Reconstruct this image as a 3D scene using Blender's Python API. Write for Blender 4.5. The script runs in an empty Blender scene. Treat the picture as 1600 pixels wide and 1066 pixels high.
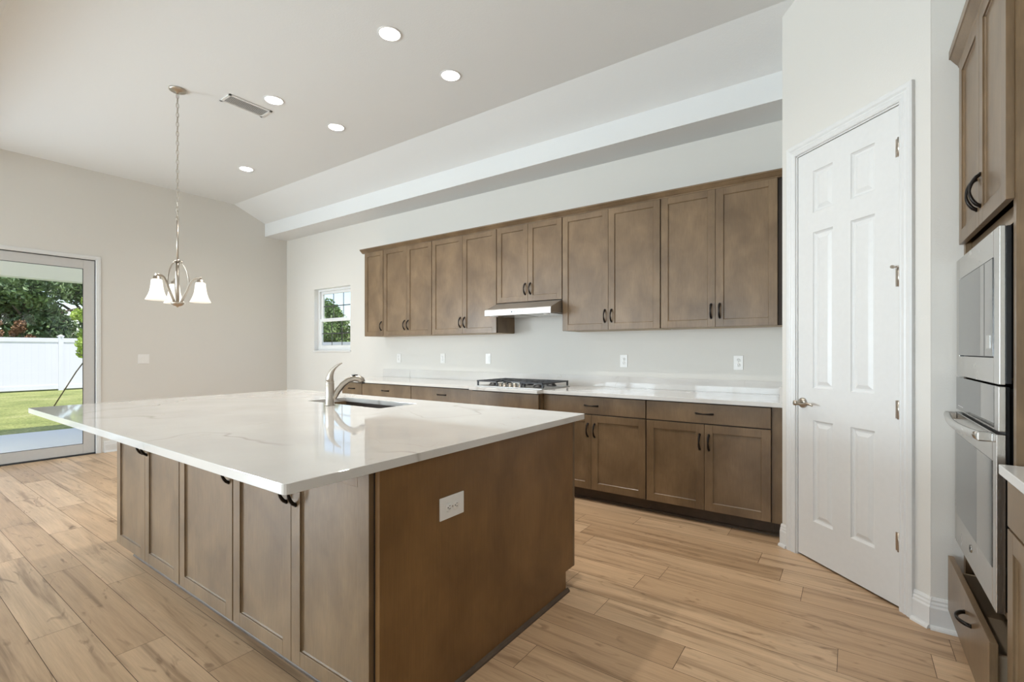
import bpy, bmesh, math, random
from mathutils import Vector, Matrix, noise
random.seed(7)
S = bpy.context.scene
C = S.collection
PI = math.pi

# ------------------------------------------------------------------ camera
F_PX, YAW, HOR, EYE = 747.3, 0.6166, 548.6, 1.256
cam_d = bpy.data.cameras.new('camera')
cam = bpy.data.objects.new('camera', cam_d)
C.objects.link(cam)
cam.location = (0, 0, EYE)
cam.rotation_euler = (PI / 2, 0, YAW)
cam_d.sensor_width = 36.0
cam_d.lens = F_PX / 1600 * 36.0
cam_d.shift_y = (HOR - 533) / 1600
cam_d.clip_start = 0.02
cam_d.clip_end = 300
S.camera = cam

# ------------------------------------------------------------------ view and world
S.view_settings.view_transform = 'Standard'
S.view_settings.look = 'None'
S.view_settings.gamma = 1
S.view_settings.use_curve_mapping = False
S.view_settings.exposure = 0.17
S.cycles.max_bounces = 10
S.cycles.diffuse_bounces = 6
S.cycles.glossy_bounces = 4
S.cycles.transmission_bounces = 6
S.cycles.sample_clamp_indirect = 4.0
S.cycles.use_denoising = True

world = bpy.data.worlds.new('sky')
S.world = world
world.use_nodes = True
wn = world.node_tree
wn.nodes.clear()
w_out = wn.nodes.new('ShaderNodeOutputWorld')
w_bg = wn.nodes.new('ShaderNodeBackground')
w_sky = wn.nodes.new('ShaderNodeTexSky')
w_sky.sky_type = 'NISHITA'
w_sky.sun_disc = False
w_sky.sun_elevation = math.radians(62)
w_sky.sun_rotation = math.radians(90)
w_sky.air_density = 1.0
w_sky.dust_density = 1.2
w_sky.ozone_density = 1.0
SKY_STRENGTH = 0.235
w_bg.inputs['Strength'].default_value = SKY_STRENGTH
wn.links.new(w_sky.outputs[0], w_bg.inputs[0])
wn.links.new(w_bg.outputs[0], w_out.inputs[0])

SUN_STRENGTH = 3.4
sun_d = bpy.data.lights.new('sun', 'SUN')
sun_d.energy = SUN_STRENGTH
sun_d.angle = 0.01
sun_d.color = (1.0, 0.96, 0.88)
sun = bpy.data.objects.new('sun', sun_d)
C.objects.link(sun)
sun_dir = Vector((0.36, -0.10, 0.93)).normalized()      # towards the sun
sun.rotation_euler = sun_dir.to_track_quat('Z', 'Y').to_euler()
sun.location = (0, 0, 12)


def area(name, loc, aim, sx, sy, power, col):
    d = bpy.data.lights.new(name, 'AREA')
    d.shape = 'RECTANGLE'
    d.size, d.size_y = sx, sy
    d.energy = power
    d.color = col
    o = bpy.data.objects.new(name, d)
    C.objects.link(o)
    o.location = loc
    o.rotation_euler = (Vector(loc) - Vector(aim)).to_track_quat('Z', 'Y').to_euler()
    return o


DAY = (0.77, 0.90, 1.0)
# added area lamps at unseen window openings, tilted up to brighten the ceiling
area('window_fill', (-5.4, -4.74, 1.5), (-5.4, -2.0, 3.7), 2.2, 2.0, 120, DAY)
area('window_fill', (-2.4, -4.74, 1.5), (-2.4, -2.0, 3.7), 2.2, 2.0, 120, DAY)
area('window_fill', (-7.9, -3.0, 1.5), (-5.0, -1.8, 3.9), 1.6, 2.0, 560, DAY)

# ------------------------------------------------------------------ materials
def nodes_of(name):
    m = bpy.data.materials.new(name)
    m.use_nodes = True
    nt = m.node_tree
    b = nt.nodes['Principled BSDF']
    return m, nt, b


def mix_rgb(nt, fac, a, b, mode='MIX'):
    n = nt.nodes.new('ShaderNodeMix')
    n.data_type = 'RGBA'
    n.blend_type = mode
    for sock, v in ((n.inputs[0], fac), (n.inputs[6], a), (n.inputs[7], b)):
        if isinstance(v, (int, float)):
            sock.default_value = v
        elif isinstance(v, tuple):
            sock.default_value = (*v, 1) if len(v) == 3 else v
        else:
            nt.links.new(v, sock)
    return n.outputs[2]


def ramp(nt, fac, stops):
    n = nt.nodes.new('ShaderNodeValToRGB')
    el = n.color_ramp.elements
    while len(el) < len(stops):
        el.new(0.5)
    for e, (p, c) in zip(el, stops):
        e.position = p
        e.color = (*c, 1) if len(c) == 3 else c
    nt.links.new(fac, n.inputs[0])
    return n.outputs[0]


def coords(nt, scale=(1, 1, 1), kind='Object', add=None):
    tc = nt.nodes.new('ShaderNodeTexCoord')
    src = tc.outputs[kind]
    if add is not None:
        va = nt.nodes.new('ShaderNodeVectorMath')
        va.operation = 'ADD'
        nt.links.new(src, va.inputs[0])
        nt.links.new(add, va.inputs[1])
        src = va.outputs[0]
    mp = nt.nodes.new('ShaderNodeMapping')
    mp.inputs['Scale'].default_value = scale
    nt.links.new(src, mp.inputs[0])
    return mp.outputs[0]


def ntex(nt, vec, scale, detail=4, rough=0.5, dist=0.0):
    n = nt.nodes.new('ShaderNodeTexNoise')
    n.inputs['Scale'].default_value = scale
    n.inputs['Detail'].default_value = detail
    n.inputs['Roughness'].default_value = rough
    n.inputs['Distortion'].default_value = dist
    nt.links.new(vec, n.inputs['Vector'])
    return n.outputs[0]


def bump(nt, b, h, strength, dist):
    n = nt.nodes.new('ShaderNodeBump')
    n.inputs['Strength'].default_value = strength
    n.inputs['Distance'].default_value = dist
    nt.links.new(h, n.inputs['Height'])
    nt.links.new(n.outputs[0], b.inputs['Normal'])


def plain(name, col, rough=0.5, metal=0.0, spec=0.5, coat=0.0, emis=None, estr=0.0):
    m, nt, b = nodes_of(name)
    v = coords(nt)
    n = ntex(nt, v, 35, 2)
    c = mix_rgb(nt, n, tuple(x * 0.97 for x in col), tuple(min(1, x * 1.03) for x in col))
    nt.links.new(c, b.inputs['Base Color'])
    b.inputs['Roughness'].default_value = rough
    b.inputs['Metallic'].default_value = metal
    b.inputs['Specular IOR Level'].default_value = spec
    b.inputs['Coat Weight'].default_value = coat
    if emis:
        b.inputs['Emission Color'].default_value = (*emis, 1)
        b.inputs['Emission Strength'].default_value = estr
    return m


def paint(name, col, scale=90, strength=0.25, rough=0.75):
    m, nt, b = nodes_of(name)
    v = coords(nt, kind='Object')
    n1 = ntex(nt, v, scale, 3, 0.6)
    n2 = ntex(nt, v, scale * 2.7, 2, 0.5)
    mx = nt.nodes.new('ShaderNodeMath'); mx.operation = 'ADD'
    nt.links.new(n1, mx.inputs[0]); nt.links.new(n2, mx.inputs[1])
    b.inputs['Base Color'].default_value = (*col, 1)
    b.inputs['Roughness'].default_value = rough
    b.inputs['Specular IOR Level'].default_value = 0.3
    bump(nt, b, mx.outputs[0], strength, 0.002)
    return m


def wood(name, dark, light, grain=(28, 28, 2.2), rough=0.40, spec=0.35, coat=0.28):
    """stained maple: cloudy blotches and fine upright grain"""
    m, nt, b = nodes_of(name)
    info = nt.nodes.new('ShaderNodeObjectInfo')
    mul = nt.nodes.new('ShaderNodeVectorMath'); mul.operation = 'SCALE'
    comb = nt.nodes.new('ShaderNodeCombineXYZ')
    for i in range(3):
        nt.links.new(info.outputs['Random'], comb.inputs[i])
    nt.links.new(comb.outputs[0], mul.inputs[0])
    mul.inputs['Scale'].default_value = 37.0
    blot = ntex(nt, coords(nt, (1, 1, .7), add=mul.outputs[0]), 4.5, 4, 0.55, 0.4)
    gr = ntex(nt, coords(nt, grain, add=mul.outputs[0]), 5.0, 5, 0.6, 0.15)
    fine = ntex(nt, coords(nt, (grain[0] * 5, grain[1] * 5, grain[2] * 2), add=mul.outputs[0]), 4.0, 2, 0.5)
    c = ramp(nt, blot, [(0.3, dark), (0.72, light)])
    g = ramp(nt, gr, [(0.3, (0.78, 0.78, 0.78)), (0.7, (1.1, 1.1, 1.1))])
    c = mix_rgb(nt, 0.5, c, g, 'MULTIPLY')
    g2 = ramp(nt, fine, [(0.35, (0.86, 0.86, 0.86)), (0.65, (1.05, 1.05, 1.05))])
    c = mix_rgb(nt, 0.5, c, g2, 'MULTIPLY')
    nt.links.new(c, b.inputs['Base Color'])
    b.inputs['Roughness'].default_value = rough
    b.inputs['Specular IOR Level'].default_value = spec
    b.inputs['Coat Weight'].default_value = coat
    b.inputs['Coat Roughness'].default_value = 0.2
    b.inputs['Coat IOR'].default_value = 1.5
    bump(nt, b, fine, 0.06, 0.001)
    return m


def floor_mat():
    m, nt, b = nodes_of('oak_plank')
    at = nt.nodes.new('ShaderNodeAttribute'); at.attribute_name = 'plank_seed'
    sc = nt.nodes.new('ShaderNodeVectorMath'); sc.operation = 'SCALE'
    nt.links.new(at.outputs['Color'], sc.inputs[0]); sc.inputs['Scale'].default_value = 31.0
    sep = nt.nodes.new('ShaderNodeSeparateColor')
    nt.links.new(at.outputs['Color'], sep.inputs[0])
    streak = ntex(nt, coords(nt, (0.55, 9, 1), add=sc.outputs[0]), 1.6, 5, 0.6, 0.7)
    grain = ntex(nt, coords(nt, (2.2, 60, 1), add=sc.outputs[0]), 2.2, 4, 0.65, 0.2)
    knot = ntex(nt, coords(nt, (1.6, 5.5, 1), add=sc.outputs[0]), 2.4, 3, 0.5, 1.6)
    base = ramp(nt, sep.outputs[0], [(0, (0.45, 0.298, 0.176)), (0.5, (0.54, 0.368, 0.226)), (1, (0.63, 0.445, 0.285))])
    st = ramp(nt, streak, [(0.34, (0.52, 0.47, 0.42)), (0.47, (0.93, 0.92, 0.90)), (0.72, (1.16, 1.15, 1.13))])
    gr = ramp(nt, grain, [(0.3, (0.78, 0.76, 0.74)), (0.7, (1.08, 1.08, 1.08))])
    kn = ramp(nt, knot, [(0.27, (0.36, 0.29, 0.23)), (0.37, (1, 1, 1))])
    c = mix_rgb(nt, 0.85, base, st, 'MULTIPLY')
    c = mix_rgb(nt, 0.6, c, gr, 'MULTIPLY')
    c = mix_rgb(nt, 0.65, c, kn, 'MULTIPLY')
    nt.links.new(c, b.inputs['Base Color'])
    b.inputs['Roughness'].default_value = 0.36
    b.inputs['Specular IOR Level'].default_value = 0.45
    bump(nt, b, grain, 0.08, 0.001)
    return m


def quartz(name='white_quartz'):
    m, nt, b = nodes_of(name)
    v = coords(nt, (1, 1, 1), kind='Object')
    warp = nt.nodes.new('ShaderNodeTexNoise')
    warp.inputs['Scale'].default_value = 1.3; warp.inputs['Detail'].default_value = 3
    nt.links.new(v, warp.inputs['Vector'])
    ad = nt.nodes.new('ShaderNodeVectorMath'); ad.operation = 'MULTIPLY_ADD'
    nt.links.new(warp.outputs['Color'], ad.inputs[0])
    ad.inputs[1].default_value = (0.8, 0.8, 0.8)
    nt.links.new(v, ad.inputs[2])

    def vein(scale, width, det):
        n = ntex(nt, ad.outputs[0], scale, det, 0.5)
        s = nt.nodes.new('ShaderNodeMath'); s.operation = 'SUBTRACT'
        nt.links.new(n, s.inputs[0]); s.inputs[1].default_value = 0.5
        a = nt.nodes.new('ShaderNodeMath'); a.operation = 'ABSOLUTE'
        nt.links.new(s.outputs[0], a.inputs[0])
        return ramp(nt, a.outputs[0], [(0.0, (1, 1, 1)), (width, (0, 0, 0))])
    v1 = vein(0.75, 0.006, 2.5)
    v2 = vein(1.9, 0.004, 3)
    patch = ramp(nt, ntex(nt, v, 1.6, 3), [(0.42, (0, 0, 0)), (0.66, (1, 1, 1))])
    v1m = mix_rgb(nt, 1.0, v1, patch, 'MULTIPLY')
    patch2 = ramp(nt, ntex(nt, v, 3.1, 3), [(0.5, (0, 0, 0)), (0.7, (1, 1, 1))])
    v2m = mix_rgb(nt, 1.0, v2, patch2, 'MULTIPLY')
    cloud = ramp(nt, ntex(nt, v, 2.3, 4), [(0.3, (0.60, 0.58, 0.555)), (0.7, (0.68, 0.665, 0.64))])
    c = mix_rgb(nt, v1m, cloud, (0.40, 0.37, 0.34))
    c = mix_rgb(nt, v2m, c, (0.52, 0.47, 0.41))
    nt.links.new(c, b.inputs['Base Color'])
    b.inputs['Roughness'].default_value = 0.04
    b.inputs['Specular IOR Level'].default_value = 0.6
    return m


def brushed(name, col, rough=0.28, axis=(1, 1, 60)):
    m, nt, b = nodes_of(name)
    n = ntex(nt, coords(nt, axis), 12, 3, 0.6)
    r = nt.nodes.new('ShaderNodeMapRange')
    r.inputs['To Min'].default_value = rough - 0.06
    r.inputs['To Max'].default_value = rough + 0.08
    nt.links.new(n, r.inputs[0])
    nt.links.new(r.outputs[0], b.inputs['Roughness'])
    c = ramp(nt, n, [(0.3, tuple(x * 0.94 for x in col)), (0.7, col)])
    nt.links.new(c, b.inputs['Base Color'])
    b.inputs['Metallic'].default_value = 1.0
    return m


def glass(name, tint=(1, 1, 1), rough=0.0):
    m = bpy.data.materials.new(name)
    m.use_nodes = True
    nt = m.node_tree
    nt.nodes.clear()
    out = nt.nodes.new('ShaderNodeOutputMaterial')
    tr = nt.nodes.new('ShaderNodeBsdfTransparent'); tr.inputs[0].default_value = (*tint, 1)
    gl = nt.nodes.new('ShaderNodeBsdfGlossy'); gl.inputs['Roughness'].default_value = rough
    lw = nt.nodes.new('ShaderNodeFresnel'); lw.inputs[0].default_value = 1.45
    mx = nt.nodes.new('ShaderNodeMixShader')
    geo = nt.nodes.new('ShaderNodeNewGeometry')
    inv = nt.nodes.new('ShaderNodeMath'); inv.operation = 'SUBTRACT'; inv.inputs[0].default_value = 1.0
    nt.links.new(geo.outputs['Backfacing'], inv.inputs[1])
    ml = nt.nodes.new('ShaderNodeMath'); ml.operation = 'MULTIPLY'
    nt.links.new(lw.outputs[0], ml.inputs[0]); nt.links.new(inv.outputs[0], ml.inputs[1])
    nt.links.new(ml.outputs[0], mx.inputs[0])
    nt.links.new(tr.outputs[0], mx.inputs[1]); nt.links.new(gl.outputs[0], mx.inputs[2])
    nt.links.new(mx.outputs[0], out.inputs[0])
    return m


def leaf_mat(name, a, b_, c3):
    m, nt, b = nodes_of(name)
    n = ntex(nt, coords(nt), 2.2, 4)
    f = ntex(nt, coords(nt), 14, 2)
    c = ramp(nt, n, [(0.3, a), (0.55, b_), (0.75, c3)])
    g = ramp(nt, f, [(0.3, (0.6, 0.6, 0.6)), (0.7, (1.25, 1.25, 1.25))])
    c = mix_rgb(nt, 1.0, c, g, 'MULTIPLY')
    nt.links.new(c, b.inputs['Base Color'])
    b.inputs['Roughness'].default_value = 0.45
    return m


def grass_mat():
    m, nt, b = nodes_of('lawn')
    n = ntex(nt, coords(nt), 0.9, 5, 0.6)
    f = ntex(nt, coords(nt), 22, 4, 0.7)
    c = ramp(nt, n, [(0.3, (0.22, 0.27, 0.075)), (0.55, (0.37, 0.395, 0.13)), (0.75, (0.52, 0.50, 0.24))])
    g = ramp(nt, f, [(0.3, (0.45, 0.47, 0.4)), (0.7, (1.4, 1.38, 1.35))])
    c = mix_rgb(nt, 1.0, c, g, 'MULTIPLY')
    nt.links.new(c, b.inputs['Base Color'])
    b.inputs['Roughness'].default_value = 0.9
    bump(nt, b, f, 0.6, 0.03)
    return m


M = dict(
    wall=paint('wall_paint', (0.68, 0.66, 0.62), 95, 0.22),
    ceil=paint('ceiling_paint', (0.72, 0.73, 0.73), 70, 0.35, 0.85),
    trim=plain('white_trim_paint', (0.71, 0.71, 0.70), 0.35),
    wood=wood('stained_maple', (0.128, 0.080, 0.041), (0.225, 0.147, 0.079)),
    panel=wood('stained_maple_veneer', (0.16, 0.080, 0.026), (0.24, 0.126, 0.044), (40, 40, 1.2), 0.42, 0.4, 0.1),
    woodin=plain('cabinet_interior', (0.42, 0.33, 0.23), 0.6),
    gap=plain('dark_cabinet_edge', (0.035, 0.024, 0.017), 0.7),
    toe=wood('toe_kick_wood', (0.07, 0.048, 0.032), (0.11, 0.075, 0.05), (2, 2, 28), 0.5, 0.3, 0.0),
    floor=floor_mat(),
    seam=plain('floor_seam', (0.075, 0.05, 0.032), 0.7),
    quartz=quartz(),
    bronze=plain('oil_rubbed_bronze', (0.018, 0.014, 0.012), 0.3, 0.7),
    nickel=brushed('brushed_nickel', (0.50, 0.45, 0.39), 0.30, (8, 8, 8)),
    steel=brushed('stainless_steel', (0.60, 0.585, 0.56), 0.24, (1, 60, 1)),
    steelh=brushed('stainless_hood', (0.50, 0.495, 0.48), 0.42, (60, 1, 1)),
    black=plain('black_plastic', (0.012, 0.012, 0.013), 0.35),
    blackglass=plain('dark_oven_glass', (0.03, 0.03, 0.03), 0.03, 0.0, 0.7, 0.35),
    iron=plain('cast_iron', (0.035, 0.035, 0.038), 0.45, 0.2),
    sink=plain('dark_composite_sink', (0.06, 0.045, 0.038), 0.3, 0.0, 0.5),
    plastic=plain('white_outlet_plastic', (0.82, 0.81, 0.79), 0.3),
    slot=plain('outlet_slot', (0.06, 0.055, 0.05), 0.5),
    vinyl=plain('white_vinyl', (0.82, 0.83, 0.83), 0.35),
    alu=plain('grey_door_frame', (0.56, 0.55, 0.535), 0.35),
    gasket=plain('dark_gasket', (0.05, 0.05, 0.052), 0.6),
    glass=glass('clear_glass'),
    shade=plain('frosted_shade_glass', (0.9, 0.87, 0.82), 0.3, emis=(1.0, 0.94, 0.84), estr=0.42),
    lens=plain('lamp_lens', (0.9, 0.9, 0.88), 0.4, emis=(1.0, 0.97, 0.93), estr=2.6),
    slab=paint('patio_concrete', (0.92, 0.90, 0.93), 30, 0.3, 0.9),
    fence=plain('white_vinyl_fence', (0.74, 0.73, 0.80), 0.45),
    stucco=paint('patio_stucco', (0.86, 0.84, 0.77), 60, 0.4, 0.9),
    grass=grass_mat(),
    bark=paint('tree_bark', (0.13, 0.10, 0.075), 20, 0.8, 0.9),
    leaf=leaf_mat('dark_tree_leaves', (0.04, 0.08, 0.03), (0.14, 0.22, 0.08), (0.34, 0.42, 0.20)),
    leaf2=leaf_mat('mid_tree_leaves', (0.07, 0.13, 0.03), (0.20, 0.31, 0.09), (0.42, 0.52, 0.22)),
    lime=leaf_mat('lime_tree_leaves', (0.22, 0.36, 0.03), (0.42, 0.56, 0.08), (0.62, 0.72, 0.2)),
    rust=leaf_mat('rust_reflection_leaves', (0.20, 0.11, 0.05), (0.33, 0.18, 0.09), (0.42, 0.28, 0.15)),  # orange leaf colour standing in for lamp reflections in the glass
)

# ------------------------------------------------------------------ mesh helpers
class MB:
    """collects shapes; build() links them as ONE mesh object"""
    def __init__(self):
        self.bm = bmesh.new()
        self.mats = []
        self.cur = 0

    def mat(self, m):
        if m not in self.mats:
            self.mats.append(m)
        self.cur = self.mats.index(m)
        return self

    def _f(self, vs, smooth=False):
        try:
            f = self.bm.faces.new(vs)
        except ValueError:
            return None
        f.material_index = self.cur
        f.smooth = smooth
        return f

    def box(self, x0, x1, y0, y1, z0, z1, bev=0.0):
        x0, x1 = min(x0, x1), max(x0, x1)
        y0, y1 = min(y0, y1), max(y0, y1)
        z0, z1 = min(z0, z1), max(z0, z1)
        v = [self.bm.verts.new(p) for p in ((x0, y0, z0), (x1, y0, z0), (x1, y1, z0), (x0, y1, z0),
                                            (x0, y0, z1), (x1, y0, z1), (x1, y1, z1), (x0, y1, z1))]
        fs = [self._f([v[i] for i in q]) for q in ((0, 3, 2, 1), (4, 5, 6, 7), (0, 1, 5, 4), (1, 2, 6, 5), (2, 3, 7, 6), (3, 0, 4, 7))]
        if bev > 0:
            es = list({e for f in fs for e in f.edges})
            r = bmesh.ops.bevel(self.bm, geom=es, offset=bev, segments=2, profile=0.5, affect='EDGES')
            for f in r['faces']:
                f.material_index = self.cur
        return self

    def prism(self, pts, axis, a0, a1, smooth=False):
        """closed 2-D outline extruded along an axis; pts are the two other coordinates in x,y,z order"""
        def P(p, a):
            if axis == 'x': return (a, p[0], p[1])
            if axis == 'y': return (p[0], a, p[1])
            return (p[0], p[1], a)
        A = [self.bm.verts.new(P(p, a0)) for p in pts]
        B = [self.bm.verts.new(P(p, a1)) for p in pts]
        n = len(pts)
        for i in range(n):
            self._f([A[i], A[(i + 1) % n], B[(i + 1) % n], B[i]], smooth)
        self._f(A[::-1]); self._f(B)
        return self

    def lathe(self, prof, c=(0, 0, 0), n=24, axis='z', cap=True, smooth=True):
        """prof: list of (radius, height)"""
        rings = []
        for r, h in prof:
            ring = []
            for k in range(n):
                t = 2 * PI * k / n
                a, b_ = r * math.cos(t), r * math.sin(t)
                p = {'z': (a, b_, h), 'y': (a, h, b_), 'x': (h, a, b_)}[axis]
                ring.append(self.bm.verts.new((c[0] + p[0], c[1] + p[1], c[2] + p[2])))
            rings.append(ring)
        for A, B in zip(rings, rings[1:]):
            for k in range(n):
                self._f([A[k], A[(k + 1) % n], B[(k + 1) % n], B[k]], smooth)
        if cap:
            self._f(rings[0][::-1]); self._f(rings[-1])
        return self

    def tube(self, pts, r, n=10, cap=True, flat=1.0, up=None):
        """round (or flattened) bar through 3-D points; r number or list"""
        pts = [Vector(p) for p in pts]
        R = r if isinstance(r, (list, tuple)) else [r] * len(pts)
        rings = []
        prev = Vector(up) if up else None
        for i, p in enumerate(pts):
            t = (pts[min(i + 1, len(pts) - 1)] - pts[max(i - 1, 0)])
            t.normalize()
            if prev is None:
                prev = Vector((0, 0, 1)) if abs(t.z) < 0.9 else Vector((1, 0, 0))
            u = prev - t * prev.dot(t)
            if u.length < 1e-6:
                u = t.orthogonal()
            u.normalize()
            w = t.cross(u)
            prev = u
            rings.append([self.bm.verts.new(p + (u * math.cos(2 * PI * k / n) + w * math.sin(2 * PI * k / n) * flat) * R[i]) for k in range(n)])
        for A, B in zip(rings, rings[1:]):
            for k in range(n):
                self._f([A[k], A[(k + 1) % n], B[(k + 1) % n], B[k]], True)
        if cap:
            self._f(rings[0][::-1]); self._f(rings[-1])
        return self

    def torus(self, c, R, r, axis='z', n=20, m=8, sx=1.0, sy=1.0):
        rings = []
        for i in range(n):
            t = 2 * PI * i / n
            ring = []
            for j in range(m):
                s = 2 * PI * j / m
                a = (R + r * math.cos(s)) * math.cos(t) * sx
                b_ = (R + r * math.cos(s)) * math.sin(t) * sy
                h = r * math.sin(s)
                p = {'z': (a, b_, h), 'y': (a, h, b_), 'x': (h, a, b_)}[axis]
                ring.append(self.bm.verts.new((c[0] + p[0], c[1] + p[1], c[2] + p[2])))
            rings.append(ring)
        for i in range(n):
            A, B = rings[i], rings[(i + 1) % n]
            for j in range(m):
                self._f([A[j], A[(j + 1) % m], B[(j + 1) % m], B[j]], True)
        return self

    def plate_holes(self, outer, holes, z0, z1):
        """flat slab in XY with holes; outer and holes are lists of (x, y)"""
        bm = self.bm
        def loop(pts):
            vs = [bm.verts.new((x, y, z1)) for x, y in pts]
            es = [bm.edges.new((vs[i], vs[(i + 1) % len(vs)])) for i in range(len(vs))]
            return vs, es
        loops = [loop(outer)] + [loop(h) for h in holes]
        es = [e for l in loops for e in l[1]]
        r = bmesh.ops.triangle_fill(bm, use_beauty=True, use_dissolve=False, edges=es)
        fs = [g for g in r['geom'] if isinstance(g, bmesh.types.BMFace)]
        low = {}
        for vs, _ in loops:
            for v in vs:
                low[v] = bm.verts.new((v.co.x, v.co.y, z0))
        for f in fs:
            f.normal_update()
            if f.normal.z < 0:
                f.normal_flip()
            f.material_index = self.cur
            q = self._f([low[v] for v in reversed(f.verts)])
        for vs, _ in loops:
            n = len(vs)
            for i in range(n):
                self._f([vs[i], low[vs[i]], low[vs[(i + 1) % n]], vs[(i + 1) % n]])
        return self

    def xform(self, mat4):
        bmesh.ops.transform(self.bm, matrix=mat4, verts=self.bm.verts)
        return self

    def build(self, name, m=None, parent=None, bevel=0.0, fix=True):
        if fix:
            bmesh.ops.recalc_face_normals(self.bm, faces=self.bm.faces)
        me = bpy.data.meshes.new(name)
        self.bm.to_mesh(me)
        self.bm.free()
        for x in (self.mats or [m]):
            me.materials.append(x)
        o = bpy.data.objects.new(name, me)
        C.objects.link(o)
        if parent:
            o.parent = parent
        if bevel > 0:
            md = o.modifiers.new('edge', 'BEVEL')
            md.width = bevel; md.segments = 2; md.limit_method = 'ANGLE'; md.angle_limit = math.radians(40)
        return o


def thing(name, label, cat, loc=(0, 0, 0), rz=0.0, group=None):
    o = bpy.data.objects.new(name, None)
    C.objects.link(o)
    o.empty_display_size = 0.1
    o.location = loc
    o.rotation_euler = (0, 0, rz)
    o['label'] = label
    o['category'] = cat
    if group:
        o['group'] = group
    return o


def tag(o, label, cat, group=None, kind=None):
    o['label'] = label
    o['category'] = cat
    if group: o['group'] = group
    if kind: o['kind'] = kind
    return o


def struct(o, label=None, cat=None):
    o['kind'] = 'structure'
    if label: o['label'] = label
    if cat: o['category'] = cat
    return o


# ------------------------------------------------------------------ room geometry (metres)
XL = -7.54          # left wall
YB = 4.26           # kitchen wall
YR = -4.6           # rear wall, behind the camera
XR = 1.06           # right wall, behind the oven tower
ZC, ZB, ZS = 3.454, 3.257, 3.057
YK, YS = 3.44, 3.90
YK2, YS2 = 0.62, 0.16
A = (-0.362, 3.533)     # pantry corner next to the cabinets
B = (0.296, 2.875)      # pantry corner next to the oven tower

# floor: planks laid along X, one mesh
def make_floor():
    W, L, Y0 = 0.178, 1.213, 0.66
    known = {0: -2.47, 1: -2.048, 5: -1.093, 9: -0.045, 10: 0.27, 12: -0.207, -1: -2.9, 2: -2.75, 3: -3.1}
    bm = bmesh.new()
    lay = bm.loops.layers.float_color.new('plank_seed')
    def quad(x0, x1, y0, y1, z, mi, seed):
        f = bm.faces.new([bm.verts.new(p) for p in ((x0, y0, z), (x1, y0, z), (x1, y1, z), (x0, y1, z))])
        f.material_index = mi
        for l in f.loops:
            l[lay] = seed
    g = 0.0010
    rnd = random.Random(3)
    r0 = math.floor((YR - Y0) / W)
    r1 = math.ceil((YB - Y0) / W)
    for r in range(r0, r1):
        y0, y1 = max(Y0 + r * W, YR), min(Y0 + (r + 1) * W, YB)
        if y1 - y0 < 0.01: continue
        off = known.get(r, rnd.uniform(0, L))
        k0 = math.floor((XL - off) / L)
        x = off + k0 * L
        while x < XR:
            a, b_ = max(x, XL), min(x + L, XR)
            if b_ - a > 0.01:
                quad(a + g, b_ - g, y0 + g, y1 - g, 0.0, 0, (rnd.random(), rnd.random(), rnd.random(), 1))
            x += L
    quad(XL - .1, XR + .1, YR - .1, YB + .1, -0.003, 1, (0, 0, 0, 1))
    me = bpy.data.meshes.new('floor')
    bm.to_mesh(me); bm.free()
    me.materials.append(M['floor']); me.materials.append(M['seam'])
    o = bpy.data.objects.new('floor', me)
    C.objects.link(o)
    struct(o)
make_floor()

LIGHTS = [(-2.607, 2.212), (-2.605, 2.828), (-4.125, 2.212), (-4.123, 2.832), (-5.954, 2.854), (-1.09, 2.212)]  # last one lies out of view, added for light
R_CAN = 0.078
def circle(cx, cy, r, n=28):
    return [(cx + r * math.cos(2 * PI * k / n), cy + r * math.sin(2 * PI * k / n)) for k in range(n)]

def make_ceiling():
    mb = MB().mat(M['ceil'])
    mb.plate_holes([(XL, YK2), (XR, YK2), (XR, YK), (XL, YK)], [circle(x, y, R_CAN - .008) for x, y in LIGHTS], ZC, ZC + 0.02)
    t = 0.02
    mb.prism([(YK, ZC), (YS, ZB), (YS + .001, ZB + t), (YK, ZC + t)], 'x', XL, XR)
    mb.prism([(YS, ZB + .04), (YS, ZS), (YB, ZS), (YB, ZS + t), (YS + t, ZS + t), (YS + t, ZB + .04)], 'x', XL, XR)
    mb.prism([(YK2, ZC), (YS2, ZB), (YS2 - .001, ZB + t), (YK2, ZC + t)], 'x', XL, XR)
    mb.prism([(YS2, ZB + .04), (YS2, ZS), (YR, ZS), (YR, ZS + t), (YS2 - t, ZS + t), (YS2 - t, ZB + .04)], 'x', XL, XR)
    mb.box(XL - .15, XR + .1, YR - .1, YB + .15, ZC + 0.25, ZC + 0.35)     # roof deck
    struct(mb.build('ceiling'))
make_ceiling()

WX0, WX1, WZ0, WZ1 = -6.765, -5.862, 1.266, 2.206     # kitchen window opening
def wall_with_hole(name, axis, at, thick, a0, a1, z1, holes):
    """wall slab with rectangular openings (a0,a1,z0,z1); axis is the direction it runs along"""
    mb = MB().mat(M['wall'])
    xs = sorted({a0, a1, *[h[0] for h in holes], *[h[1] for h in holes]})
    for x0, x1 in zip(xs, xs[1:]):
        col = sorted([h for h in holes if h[0] <= x0 + 1e-6 and h[1] >= x1 - 1e-6], key=lambda h: h[2])
        z = 0.0
        spans = []
        for h in col:
            if h[2] > z: spans.append((z, h[2]))
            z = h[3]
        spans.append((z, z1))
        for s0, s1 in spans:
            if axis == 'x': mb.box(x0, x1, at, at + thick, s0, s1)
            else: mb.box(at, at + thick, x0, x1, s0, s1)
    o = mb.build(name)
    bm = bmesh.new(); bm.from_mesh(o.data)
    bmesh.ops.remove_doubles(bm, verts=bm.verts, dist=1e-5)
    bm.to_mesh(o.data); bm.free()
    return struct(o)
HT = ZC + 0.22
wall_with_hole('wall_back', 'x', YB, 0.14, XL - .14, XR + .12, HT, [(WX0, WX1, WZ0, WZ1)])
PD0, PD1, PDZ = -1.75, 1.852, 2.385                   # patio door opening
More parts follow.
